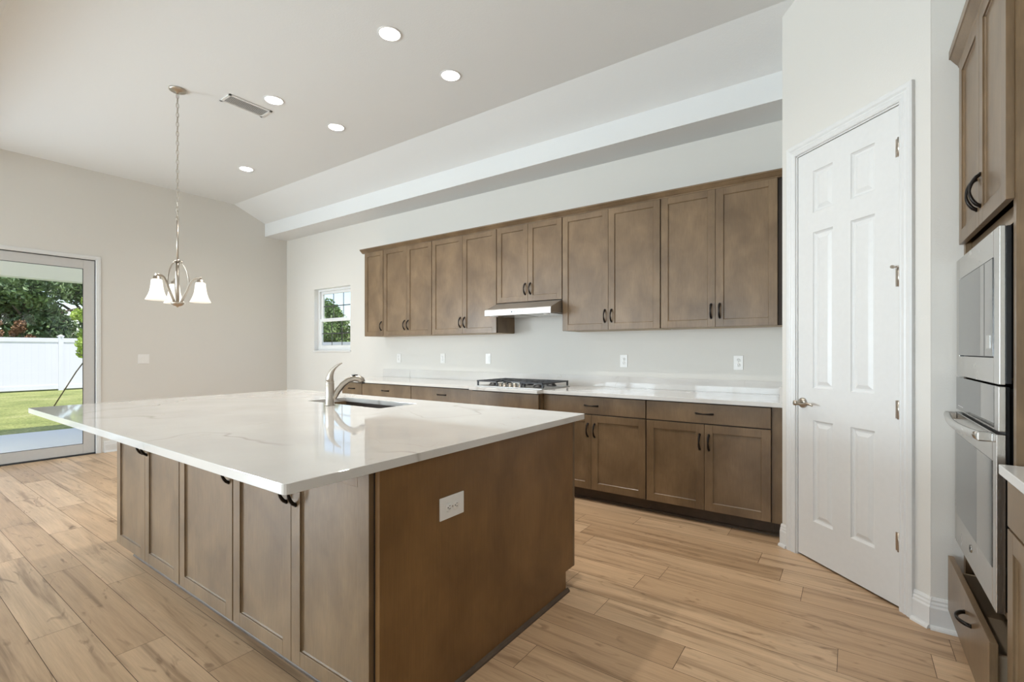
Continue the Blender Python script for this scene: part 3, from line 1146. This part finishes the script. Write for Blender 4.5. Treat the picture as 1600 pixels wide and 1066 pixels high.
# open-topped sink base so that the bowl hangs inside it
root = thing('sink_cabinet', 'brown island cabinet beneath the sink', 'cabinet', (-2.67, INB, 0), PI, GI2)
mb = MB().mat(M['wood'])
hw = .3795; dd = INB - MIDY - .0005
mb.box(-hw, -hw + .006, .004, dd, .105, .883); mb.box(hw - .006, hw, .004, dd, .105, .883)
mb.box(-hw, hw, .004, dd, .105, .120); mb.box(-hw, hw, dd - .01, dd, .105, .883); mb.box(-hw, hw, .004, .018, .105, .883)
mb.build('carcass', parent=root)
mb = MB().mat(M['toe']); mb.box(-hw, hw, .075, .09, 0, .105); mb.build('toe_kick', parent=root)
mb = MB().mat(M['wood']); mb.box(-hw + .004, hw - .004, -.02, 0, .735, .874, .0015); mb.build('drawer_front', parent=root)
for k in (0, 1):
    a = -hw + .004 + k * (hw - .004); b_ = a + hw - .005
    dj = shaker(root, a, b_, .112, .727, M['wood'])
    arch_pull(dj, b_ - .03 if k == 0 else a + .03, .727 - .126)
jcab(-2.29, -1.2345, 'brown island cabinet on the sink side at the end panel', doors=2)

mb = MB().mat(M['panel'])
mb.prism([(INF, .105), (INF, .8835), (INB + .0, .8835), (INB, .105), (INB - .075, .105), (INB - .075, 0.0), (INF + .075, 0.0), (INF + .075, .105)], 'x', PXE - .0215, PXE)
ep = mb.build('island_end_panel', bevel=.0012)
tag(ep, 'flat dark brown veneer end panel closing the island, carrying a white outlet', 'panel')
mb = MB().mat(M['wood'])
mb.box(PXE - .022, PXE + .0005, INB + .0005, INB + .0205, .105, .8835, .001)
mb.build('edge_strip', parent=ep)
mb = MB().mat(M['toe'])
sp = [(PXE + .0005, .0005), (PXE + .016, .0005), (PXE + .015, .008), (PXE + .009, .015), (PXE + .0005, .018)]
mb.prism(sp, 'y', INF + .075, INB - .060)
mb.build('shoe_molding', parent=ep)
mb = MB().mat(M['panel'])
mb.box(-3.6095, -3.589, INF, INB, .105, .8835); mb.box(-3.6095, -3.589, INF + .075, INB - .075, 0, .105)
tag(mb.build('island_end_panel'), 'brown end panel closing the patio end of the island', 'panel')
mb = MB().mat(M['toe'])
mb.prism([(INF + .0745, .0005), (INF + .060, .0005), (INF + .061, .008), (INF + .066, .015), (INF + .0745, .018)], 'x', -3.588, PXE - .022)
tag(mb.build('shoe_molding'), 'thin brown shoe moulding at the foot of the island doors facing the camera', 'molding')
outlet('white outlet plate mounted sideways on the brown island end panel', (PXE, 1.320, .681), PI / 2, w=.082, h=.130, horizontal=True)

SX0, SX1, SY0, SY1 = -3.052, -2.292, 1.868, 2.172       # sink cut-out
def corner_poly(x0, x1, y0, y1, r, n=4):
    pts = []
    for cx, cy, a0 in ((x0 + r, y0 + r, PI), (x1 - r, y0 + r, 1.5 * PI), (x1 - r, y1 - r, 0), (x0 + r, y1 - r, .5 * PI)):
        for k in range(n + 1):
            t = a0 + k * PI / 2 / n
            pts.append((cx + r * math.cos(t), cy + r * math.sin(t)))
    return pts
mb = MB().mat(M['quartz'])
mb.plate_holes(corner_poly(IX0, IX1, IY0, IY1, .014, 3), [corner_poly(SX0, SX1, SY0, SY1, .012, 3)], .8842, .914)
top = mb.build('island_countertop', bevel=.0018)
tag(top, 'large white veined quartz slab topping the kitchen island', 'countertop')

# sink bowl
def sink():
    mb = MB().mat(M['sink'])
    x0, x1, y0, y1 = SX0 - .004, SX1 + .004, SY0 - .004, SY1 + .004
    zt, zb_, t = .8838, .70, .008
    mb.box(x0 - t, x0, y0 - t, y1 + t, zb_, zt); mb.box(x1, x1 + t, y0 - t, y1 + t, zb_, zt)
    mb.box(x0, x1, y0 - t, y0, zb_, zt); mb.box(x0, x1, y1, y1 + t, zb_, zt)
    mb.box(x0 - t, x1 + t, y0 - t, y1 + t, zb_ - t, zb_)
    root = mb.build('sink', bevel=.003)
    tag(root, 'dark undermount sink bowl set into the island countertop', 'sink')
    mb = MB().mat(M['nickel'])
    mb.lathe([(.045, .7005), (.045, .704), (.036, .704), (.034, .7015), (.001, .7015)], ((x0 + x1) / 2, (y0 + y1) / 2, 0), 24)
    mb.build('drain', parent=root)
sink()

# faucet
def faucet():
    fx, fy = -2.672, 1.790
    root = thing('faucet', 'brushed nickel single lever faucet standing beside the island sink', 'faucet', (fx, fy, .9145))
    mb = MB().mat(M['nickel'])
    K = .87
    mb.lathe([(a_, b2 * K) for a_, b2 in [(.0295, 0), (.0295, .006), (.027, .010), (.0262, .10), (.0255, .150), (.0262, .153), (.0262, .158), (.0245, .160), (.0245, .168), (.0262, .171), (.0262, .174)]], (0, 0, 0), 28)
    mb.build('faucet_body', parent=root)
    # spout rises out of the lower body and arches towards the bowl
    pts = [(0, .005, .045), (.004, .030, .062), (.010, .060, .105), (.018, .095, .148), (.028, .135, .178), (.038, .175, .192), (.047, .210, .190), (.053, .232, .176), (.055, .240, .160)]
    ux, uy = .55, .835
    sp_ = []
    for i in range(len(pts)):
        d = math.hypot(pts[i][0], pts[i][1])
        sp_.append((d * ux * .80, d * uy * .80, pts[i][2] * K))
    mb = MB().mat(M['nickel'])
    mb.tube(sp_, [.021, .020, .018, .0175, .0175, .0195, .0215, .0215, .018], 16)
    s = mb.build('spout', parent=root)
    mb = MB().mat(M['black'])
    p = sp_[-1]
    mb.lathe([(.0145, -.004), (.0145, .004)], (p[0], p[1], p[2] - .003), 16)
    mb.build('spray_nozzle', parent=s)
    mb = MB().mat(M['black'])
    q = sp_[5]
    mb.box(q[0] - .008, q[0] + .016, q[1] - .012, q[1] + .020, q[2] + .0175, q[2] + .0235, .002)
    mb.build('spray_button', parent=s)
    mb = MB().mat(M['nickel'])
    L = [(0, 0, .172), (0, 0, .195), (.006, .002, .225), (.016, .008, .252), (.030, .016, .274), (.048, .026, .292), (.070, .038, .306)]
    L = [(a_, b2, c2 * K) for a_, b2, c2 in L]
    mb.tube(L, [.0258, .0235, .019, .0135, .0098, .0072, .0035], 16, flat=.92)
    mb.build('lever', parent=root)
faucet()

# ------------------------------------------------------------------ chandelier
def chandelier():
    cx, cy = -4.618, 1.654
    root = thing('chandelier', 'brushed nickel chandelier with three white bell shades hanging by the patio door', 'chandelier', (cx, cy, 0))
    ca, sa = math.cos(YAW), math.sin(YAW)
    def P(r, ang, z):
        r *= .785
        u, v = r * math.cos(ang), r * math.sin(ang)
        return (u * ca - v * sa, u * sa + v * ca, z)
    mb = MB().mat(M['nickel'])
    mb.lathe([(.064, ZC - .001), (.064, ZC - .006), (.059, ZC - .014), (.040, ZC - .022), (.014, ZC - .026), (.010, ZC - .034), (.001, ZC - .034)], (0, 0, 0), 32)
    mb.build('canopy', parent=root)
    # chain links
    mb = MB().mat(M['nickel'])
    z = ZC - .034
    k = 0
    while z > 2.385:
        R, r = .0095, .0024
        hh = .023
        pts = []
        for i in range(15):
            t = 2 * PI * i / 14
            a, b_ = R * math.cos(t), hh * math.sin(t)
            pts.append((a, 0, z - hh + b_) if k % 2 else (0, a, z - hh + b_))
        mb.tube(pts, r, 6, cap=False)
        z -= 2 * hh - .0065
        k += 1
    mb.tube([(0, 0, ZC - .03), (.003, .001, 3.2), (-.003, .002, 2.9), (.003, -.002, 2.6), (0, 0, 2.36)], .0016, 6)
    mb.build('chain', parent=root)
    mb = MB().mat(M['nickel'])
    mb.torus((0, 0, 2.366), .012, .0028, 'y', 16, 6)
    mb.tube([(0, 0, 2.354), (0, 0, 2.02)], .0075, 12)
    mb.tube([(0, 0, 2.02), (0, 0, 1.66)], .0125, 14)
    mb.lathe([(.008, 2.030), (.018, 2.022), (.020, 2.012), (.012, 2.004)], (0, 0, 0), 16)
    mb.build('stem', parent=root)
    mb = MB().mat(M['nickel'])
    mb.lathe([(.001, 1.622), (.008, 1.626), (.010, 1.632), (.028, 1.636), (.044, 1.648), (.050, 1.662), (.046, 1.666), (.012, 1.668)], (0, 0, 0), 24)
    mb.build('hub', parent=root)
    for a0 in (252.4, 12.4, 132.4):
        ang = math.radians(a0)
        # arm: from the hub out along the oval, then sweeping up and over to the shade
        mb = MB().mat(M['nickel'])
        prof = [(.030, 1.655), (.048, 1.690), (.072, 1.730), (.096, 1.772), (.112, 1.808), (.130, 1.838), (.152, 1.862), (.180, 1.874), (.208, 1.874), (.232, 1.872)]
        mb.tube([P(r, ang, z) for r, z in prof], .0068, 10, flat=1.5)
        # upper bow of the oval frame
        prof2 = [(.018, 2.006), (.038, 1.998), (.064, 1.972), (.088, 1.930), (.103, 1.880), (.108, 1.835), (.103, 1.790), (.090, 1.755)]
        mb.tube([P(r, ang, z) for r, z in prof2], .0055, 8)
        mb.lathe([(.009, -.009), (.012, 0), (.009, .009)], P(.034, ang, 2.002), 10)
        arm = mb.build('arm', parent=root)
        c = P(.220, ang, 0)
        mb = MB().mat(M['nickel'])
        mb.lathe([(.008, 1.872), (.010, 1.862), (.024, 1.858), (.026, 1.838), (.030, 1.834), (.030, 1.828)], (c[0], c[1], 0), 18)
        mb.build('socket_cap', parent=arm)
        mb = MB().mat(M['shade'])
        pr_ = [(.028, 1.836), (.037, 1.831), (.040, 1.806), (.043, 1.775), (.049, 1.740), (.059, 1.708), (.071, 1.682), (.078, 1.668)]
        inner = [(r - .003, z - .001) for r, z in reversed(pr_)]
        mb.lathe(pr_ + inner, (c[0], c[1], 0), 32, cap=False)
        mb.build('lamp_shade', parent=arm)
        mb = MB().mat(M['lens'])
        mb.lathe([(.001, 1.745), (.014, 1.750), (.022, 1.768), (.020, 1.790), (.012, 1.812), (.001, 1.815)], (c[0], c[1], 0), 16)
        mb.build('bulb', parent=arm)
chandelier()

# ------------------------------------------------------------------ recessed lights and ceiling vent
CAN_POWER = 14
labels = ['recessed ceiling light closest to the camera, topmost in view',
          'recessed ceiling light nearest the soffit above the range hood',
          'recessed ceiling light just beside the air vent',
          'recessed ceiling light between the air vent light and the soffit',
          'recessed ceiling light farthest away, above the small window corner',
          'unseen recessed ceiling light added for light over the near end of the island']
for (x, y), lab in zip(LIGHTS, labels):
    root = thing('recessed_light', lab, 'ceiling light', (x, y, ZC), 0, 'round recessed ceiling lights')
    mb = MB().mat(M['trim'])
    r = R_CAN
    mb.lathe([(r + .006, -.0005), (r + .004, -.004), (r - .006, -.005), (r - .010, -.002), (r - .0105, .004), (r - .020, .040), (r - .022, .048), (r - .018, .048), (r - .0085, .004), (r - .0085, -.0005)], (0, 0, 0), 36, cap=False)
    mb.build('trim_ring', parent=root)
    mb = MB().mat(M['lens'])
    mb.lathe([(.001, .044), (r - .0225, .044), (r - .0225, .047), (.001, .047)], (0, 0, 0), 32, cap=False)
    mb.build('lens', parent=root)
    d = bpy.data.lights.new('can_lamp', 'AREA')
    d.shape = 'DISK'; d.size = 2 * (r - .026); d.energy = CAN_POWER; d.color = (1.0, .95, .88); d.spread = math.radians(150)
    o = bpy.data.objects.new('can_lamp', d); C.objects.link(o)
    o.location = (0, 0, .042); o.parent = root

def vent():
    root = thing('air_vent', 'white louvred rectangular air vent in the flat ceiling', 'air vent', (-4.418, 2.120, ZC))
    w, l = .093, .185
    mb = MB().mat(M['trim'])
    mb.box(-w, -w + .022, -l, l, -.008, -.0005, .001); mb.box(w - .022, w, -l, l, -.008, -.0005, .001)
    mb.box(-w, w, -l, -l + .022, -.008, -.0005, .001); mb.box(-w, w, l - .022, l, -.008, -.0005, .001)
    mb.build('frame', parent=root)
    mb = MB().mat(M['slot']); mb.box(-w + .02, w - .02, -l + .02, l - .02, -.0015, -.0006); mb.build('duct_opening', parent=root)
    mb = MB().mat(M['trim'])
    n = 9
    for k in range(n):
        x = -w + .03 + k * (2 * w - .06) / (n - 1)
        mb.prism([(x - .008, -.002), (x - .007, -.0015), (x + .010, -.0065), (x + .009, -.007)], 'y', -l + .02, l - .02)
    mb.build('louvre', parent=root)
vent()

# ------------------------------------------------------------------ oven tower
TY0, TY1, TX = 2.052, 2.872, .406
def tower():
    ym = (TY0 + TY1) / 2
    w = TY1 - TY0
    root = thing('oven_tower_cabinet', 'tall taupe cabinet tower holding microwave and oven beside the pantry wall', 'cabinet', (TX, ym, 0), -PI / 2)
    D = XR - TX - .001
    mb = MB().mat(M['wood'])
    s = .019
    mb.box(-w / 2, -w / 2 + s, 0, D, 0, 2.53); mb.box(w / 2 - s, w / 2, 0, D, 0, 2.53)
    mb.box(-w / 2 + s, w / 2 - s, D - .01, D, 0.1, 2.53)
    for z0, z1 in ((.085, .105), (.375, .40), (1.665, 1.722), (2.51, 2.53)):
        mb.box(-w / 2 + s, w / 2 - s, .0205 if z0 < 2 else .002, D - .01, z0, z1)
    mb.box(-w / 2 + s, -w / 2 + .036, 0, .02, .105, 2.51)
    mb.box(w / 2 - .030, w / 2 - s, 0, .02, .105, 2.51)
    mb.box(-w / 2 + .036, w / 2 - .03, 0, .02, 1.650, 1.665)
    mb.box(-w / 2 + .036, w / 2 - .03, 0, .02, .400, .425)
    mb.build('carcass', parent=root)
    mb = MB().mat(M['toe']); mb.box(-w / 2 + .02, w / 2 - .02, .06, .075, 0, .085); mb.build('toe_kick', parent=root)
    lo, hi = -2.838 + ym, 0
    lo = ym - 2.842; hi = ym - 2.066
    lo, hi = -(2.842 - ym), (ym - 2.066)
    mid = (ym - 2.444)
    for a, b_, k in ((lo, mid - .0012, 0), (mid + .0012, hi, 1)):
        dd = shaker(root, a, b_, 1.720, 2.516, M['wood'])
        arch_pull(dd, b_ - .030 if k == 0 else a + .030, 1.720 + .124, length=.125)
    mb = MB().mat(M['wood'])
    cp = [(-.0005, 2.480), (-.022, 2.480), (-.026, 2.490), (-.032, 2.496), (-.046, 2.512), (-.056, 2.524), (-.062, 2.526), (-.062, 2.560), (-.0005, 2.560)]
    cp = [(a * .80, z + .030) for a, z in cp]
    mb.prism(cp, 'x', -w / 2 + .001, w / 2 + .04)
    mb.build('crown', parent=root)
    # drawer pulled open a little below the oven
    mb = MB().mat(M['wood'])
    mb.box(lo, hi, -.056, -.036, .112, .352, .0015)
    f = mb.build('drawer_front', parent=root)
    mb = MB().mat(M['woodin'])
    mb.box(lo + .04, lo + .052, -.036, .45, .13, .30); mb.box(hi - .052, hi - .04, -.036, .45, .13, .30)
    mb.box(lo + .052, hi - .052, -.036, .45, .13, .14)
    mb.build('drawer_box', parent=f)
    arch_pull(f, (ym - 2.40), .272, False, .125, y=-.056, proj=.032)
    return ym
TYM = tower()

def microwave():
    ym = TYM
    root = thing('microwave', 'built in stainless microwave with trim kit, above the wall oven', 'microwave', (TX, ym, 1.150), -PI / 2)
    lo, hi = ym - 2.848, ym - 2.106
    h = .500
    mb = MB().mat(M['black'])
    mb.box(lo + .012, hi + .006, -.012, -.0005, .004, h - .004)
    mb.box(lo + .03, hi - .03, .0, .40, .02, h - .02)
    mb.build('microwave_body', parent=root)
    # stainless frame with a window opening, slightly cambered edges
    a, b_ = ym - 2.785, ym - 2.180
    z0, z1 = .084, .412
    mb = MB().mat(M['steel'])
    mb.box(lo, a, -.027, -.012, 0, h, .002); mb.box(b_, hi, -.027, -.012, 0, h, .002)
    mb.box(a, b_, -.027, -.012, 0, z0, .002); mb.box(a, b_, -.027, -.012, z1, h, .002)
    mb.build('trim_frame', parent=root)
    mb = MB().mat(M['blackglass'])
    mb.box(a + .003, b_ - .003, -.029, -.013, z0 + .004, z1 - .003, .001)
    g = mb.build('microwave_door', parent=root)
    mb = MB().mat(M['steel'])
    mb.box(b_ - .085, b_ - .035, -.0305, -.0288, z0 + .03, z0 + .075, .0005)
    mb.build('open_button', parent=g)
    mb = MB().mat(M['black'])
    mb.box(b_ - .122, b_ - .120, -.0296, -.0288, z0 + .005, z1 - .005)
    mb.build('panel_seam', parent=g)
microwave()

def oven():
    ym = TYM
    root = thing('wall_oven', 'stainless built in wall oven with bowed handle, below the microwave', 'oven', (TX, ym, .430), -PI / 2)
    lo, hi = ym - 2.848, ym - 2.112
    mb = MB().mat(M['black'])
    mb.box(lo + .01, hi - .01, -.010, -.0005, .004, .712)
    mb.box(lo + .04, hi - .04, 0, .55, .01, .705)
    mb.build('oven_body', parent=root)
    mb = MB().mat(M['blackglass'])
    mb.box(lo + .001, hi - .055, -.028, -.010, .572, .714, .002)
    p = mb.build('control_panel', parent=root)
    mb = MB().mat(M['steel'])
    mb.box(hi - .054, hi, -.028, -.010, .572, .714, .002)
    mb.box(lo + .002, hi - .056, -.0285, -.0275, .572, .577)
    mb.build('panel_edge', parent=p)
    mb = MB().mat(M['plastic'])
    for k in range(4):
        mb.box(lo + .05 + k * .03, lo + .062 + k * .03, -.0288, -.0280, .590, .593)
    mb.build('panel_marks', parent=p)
    # door: stainless surround and dark window
    a, b_ = lo + .045, hi - .050
    z0, z1 = .128, .470
    mb = MB().mat(M['steel'])
    mb.box(lo, a, -.033, -.010, 0, .562, .002); mb.box(b_, hi, -.033, -.010, 0, .562, .002)
    mb.box(a, b_, -.033, -.010, 0, z0, .002); mb.box(a, b_, -.033, -.010, z1, .562, .002)
    d = mb.build('oven_door', parent=root)
    mb = MB().mat(M['blackglass'])
    mb.box(a - .002, b_ + .002, -.0345, -.012, z0 - .002, z1 + .002, .001)
    mb.build('oven_window', parent=d)
    # bowed bar handle
    mb = MB().mat(M['steel'])
    n = 16
    pts = []
    l0, l1 = lo + .035, hi - .045
    for i in range(n + 1):
        t = i / n
        x = l0 + (l1 - l0) * t
        pts.append((x, -.062 - .020 * math.sin(PI * t), .548 - .006 * math.sin(PI * t)))
    mb.tube(pts, .0155, 12, flat=.75)
    mb.box(l0 - .004, l0 + .022, -.070, -.032, .532, .563, .004)
    mb.box(l1 - .022, l1 + .004, -.070, -.032, .532, .563, .004)
    mb.build('oven_handle', parent=d)
    # round maker's badge with a curled monogram
    mb = MB().mat(M['steel'])
    bx, bz = ym - 2.50, .072
    mb.lathe([(.0155, -.0325), (.0155, -.0345), (.0145, -.0352), (.001, -.0352)], (bx, 0, bz), 28, 'y')
    mb.mat(M['black'])
    mb.torus((bx, -.0353, bz), .0135, .0007, 'y', 28, 6)
    for s in (-1, 1):
        pts = [(bx + s * .001 + s * .0052 * (1 - .12 * k) * math.cos(k * .7), -.0356, bz + .0070 * (1 - .10 * k) * math.sin(k * .7 + .4)) for k in range(8)]
        mb.tube(pts, .0006, 6)
    mb.build('badge', parent=d)
oven()

# base cabinet and counter on the right
rc = base_cabinet('taupe base cabinet with drawer to the right of the oven tower', (.400, 1.597, 0), -PI / 2, .845, doors=2, depth=.655, zb=.112)
base_cabinet('taupe base cabinet out to the right, second from the oven tower', (.400, .728, 0), -PI / 2, .89, doors=2, depth=.655)
mb = MB().mat(M['quartz'])
mb.box(.364, XR - .001, .28, 2.030, .8845, .914, .002)
tag(mb.build('countertop'), 'white quartz countertop to the right of the oven tower', 'countertop')

# ------------------------------------------------------------------ outside
GZ = -.10
mb = MB().mat(M['grass'])
mb.box(-60, 40, -40, 60, GZ - .2, GZ)
gr = mb.build('grass')
tag(gr, 'bright mown lawn between the patio slab and the white fence', 'grass', kind='stuff')
mb = MB().mat(M['slab'])
mb.box(-10.45, XL - .145, -4.5, 5.2, GZ - .05, -.015)
struct(mb.build('patio_slab'))
mb = MB().mat(M['stucco'])
mb.box(-10.75, XL - .145, -4.8, 5.4, 2.62, 2.85)                # patio roof
mb.box(-10.55, -10.30, -4.6, 5.2, 2.385, 2.62)                  # edge beam
struct(mb.build('patio_roof'))
mb = MB().mat(M['stucco'])
mb.box(-10.43, -10.30, 4.98, 5.18, -.0145, 2.384); mb.box(-10.43, -10.30, -4.48, -4.3, -.0145, 2.384)
struct(mb.build('pillar_patio'))
# roof overhang of the house on the kitchen side and far side, as the house has
mb = MB().mat(M['trim'])
mb.box(XL - .5, XR + .5, YB + .14, YB + .45, 3.0, 3.15)
struct(mb.build('roof_eave'))

def fence_run(p0, p1, label):
    p0, p1 = Vector(p0), Vector(p1)
    L = (p1 - p0).length
    ang = math.atan2(p1.y - p0.y, p1.x - p0.x)
    root = thing('vinyl_fence', label, 'fence', (p0.x, p0.y, GZ), ang, 'white vinyl boundary fences')
    n = int(L / 2.4)
    ft = 1.80
    for k in range(n + 1):
        x = k * L / n
        mb = MB().mat(M['fence'])
        mb.box(x - .065, x + .065, -.065, .065, 0, ft + .05)
        mb.lathe([(.105, ft + .05), (.105, ft + .065), (.001, ft + .13)], (x, 0, 0), 4, smooth=False)
        mb.build('fence_post', parent=root)
        if k < n:
            x1 = (k + 1) * L / n
            mb = MB().mat(M['fence'])
            mb.box(x + .065, x1 - .065, -.022, .022, .08, ft - .12)
            m_ = 14
            for j in range(1, m_):
                xx = x + .065 + (x1 - x - .13) * j / m_
                mb.box(xx - .003, xx + .003, -.026, .026, .18, ft - .14)
            mb.box(x + .065, x1 - .065, -.045, .045, .05, .19)
            mb.box(x + .065, x1 - .065, -.045, .045, ft - .14, ft)
            mb.build('fence_panel', parent=root)
FX = -22.3
FPY = 4.47          # the post seen through the patio door
fence_run((FX, FPY - 8 * 2.44), (FX, FPY + 4 * 2.44), 'white vinyl privacy fence across the lawn, seen through the patio door')
fence_run((FX + .2, FPY + 4 * 2.44 + .1), (6.0, FPY + 4 * 2.44 + .1), 'white vinyl fence glimpsed low in the kitchen window')

# trees
def tree(name, label, x, y, h, rad, zb_, mat, n=5200, leaf=.13, seed=1, group='trees beyond the fence', trunk=.14, blobs=14, squash=.8, z0=GZ):
    rnd = random.Random(seed)
    root = thing(name, label, 'tree', (x, y, z0), 0, group)
    mb = MB().mat(M['bark'])
    top = h * .8
    mb.tube([(0, 0, .002), (.03, .02, top * .3), (-.04, .05, top * .6), (.05, 0, top)], [trunk, trunk * .8, trunk * .6, trunk * .25], 9)
    for k in range(6):
        a = rnd.uniform(0, 2 * PI); z = rnd.uniform(zb_ * .6 + .2, top * .8)
        mb.tube([(0, 0, z), (math.cos(a) * rad * .35, math.sin(a) * rad * .35, z + .3 * rad), (math.cos(a) * rad * .7, math.sin(a) * rad * .7, z + .45 * rad)], [trunk * .4, trunk * .25, trunk * .1], 6)
    mb.build('trunk', parent=root)
    mb = MB().mat(mat)
    cs = []
    for k in range(blobs):
        t = (k + .5) / blobs
        z = zb_ + (h - zb_) * (.08 + .84 * t)
        rr = rad * (1 - abs(2 * t - .85) ** 2.2 * .75)
        a = rnd.uniform(0, 2 * PI); q = rr * rnd.uniform(.1, .75)
        cs.append((math.cos(a) * q, math.sin(a) * q, z, rad * rnd.uniform(.35, .6) * (1 - .35 * t)))
    for i in range(n):
        cx, cy, cz, r = cs[rnd.randrange(blobs)]
        d = Vector((rnd.gauss(0, 1), rnd.gauss(0, 1), rnd.gauss(0, 1))).normalized() * r * rnd.uniform(.55, 1.05)
        p = Vector((cx + d.x, cy + d.y, cz + d.z * squash))
        u = Vector((rnd.gauss(0, 1), rnd.gauss(0, 1), rnd.gauss(0, 1))).normalized()
        v = u.orthogonal().normalized()
        s = leaf * rnd.uniform(.6, 1.3)
        w = u.cross(v) * s * .16
        mb._f([mb.bm.verts.new(p - u * s * .6), mb.bm.verts.new(p + v * s * .33 + w), mb.bm.verts.new(p + u * s * .6), mb.bm.verts.new(p - v * s * .33 + w)])
    mb.build('foliage', parent=root, fix=False)
    return root
tt = [
    ('leafy_tree', 'tall dark leafy tree behind the fence at the frame edge of the patio door', -26.2, 2.0, 6.0, 2.2, 1.2, 'leaf'),
    ('leafy_tree', 'dark leafy tree behind the fence, next in from the patio door glass edge', -25.2, 4.2, 5.4, 2.0, 1.0, 'leaf'),
    ('leafy_tree', 'dark leafy tree behind the fence post seen in the patio door', -26.6, 6.2, 5.9, 2.3, 1.0, 'leaf2'),
    ('leafy_tree', 'leafy tree behind the fence, nearest the lime green sapling', -25.4, 8.3, 4.4, 1.9, 0.8, 'leaf'),
    ('leafy_tree', 'leafy tree beyond the fence, hidden mostly by the door frame', -27.5, 10.6, 5.6, 2.3, 0.8, 'leaf2'),
    ('leafy_tree', 'leafy tree outside the left end of the patio view', -25.6, -0.6, 5.8, 2.2, 1.0, 'leaf2'),
    ('leafy_tree', 'leafy tree further along the fence away from the kitchen', -26.4, -3.6, 6.0, 2.4, 1.0, 'leaf'),
]
for k, (nm, lb, x, y, h, r, zb_, mt) in enumerate(tt):
    tree(nm, lb, x, y, h, r, zb_, M[mt], 13000, .16, 10 + k, trunk=.18)
tree('reflection_clump', 'small rust orange leaf clump imitating a lamp reflection, between glass edge and fence post', -23.4, 3.68, 2.45, .42, 1.5, M['rust'], 700, .09, 41, group='leaf clumps imitating lamp reflections', trunk=.03, blobs=5)  # lamp reflections in the patio glass, built as orange foliage
tree('reflection_clump', 'rust orange leaf clump imitating a lamp reflection at the edge of the patio glass', -23.4, 3.12, 2.45, .42, 1.5, M['rust'], 700, .09, 42, group='leaf clumps imitating lamp reflections', trunk=.03, blobs=5)
wt = [(-25.5, 16.8, 4.3, 2.2), (-22.6, 18.5, 4.0, 2.1), (-19.8, 16.9, 4.5, 2.2), (-28.5, 18.0, 4.6, 2.4), (-17.0, 18.0, 3.9, 2.0)]
wl = ['green tree at the left edge of the view through the kitchen window', 'shorter green tree in the middle of the kitchen window view', 'green tree at the right edge of the view through the kitchen window',
      'green tree beyond the fence corner', 'green tree behind the kitchen side fence, hidden by the wall cabinets']
for k, ((x, y, h, r), lb) in enumerate(zip(wt, wl)):
    tree('leafy_tree', lb, x, y, h, r, .5, M['leaf2'], 8000, .17, 60 + k, trunk=.15)
# young staked tree on the lawn
yt = tree('young_tree', 'slender lime green young tree on the lawn, propped by a stake', -14.9, 3.50, 2.72, .40, 1.15, M['lime'], 3000, .085, 90, group='young tree', trunk=.03, blobs=12)
del yt['group']
mb = MB().mat(M['bark'])
mb.tube([(-15.6, 3.0, GZ + .015), (-15.2, 3.32, .75), (-14.93, 3.55, 1.25)], .013, 8)
tag(mb.build('support_stake'), 'thin slanted grey stake propping up the young tree', 'stake')
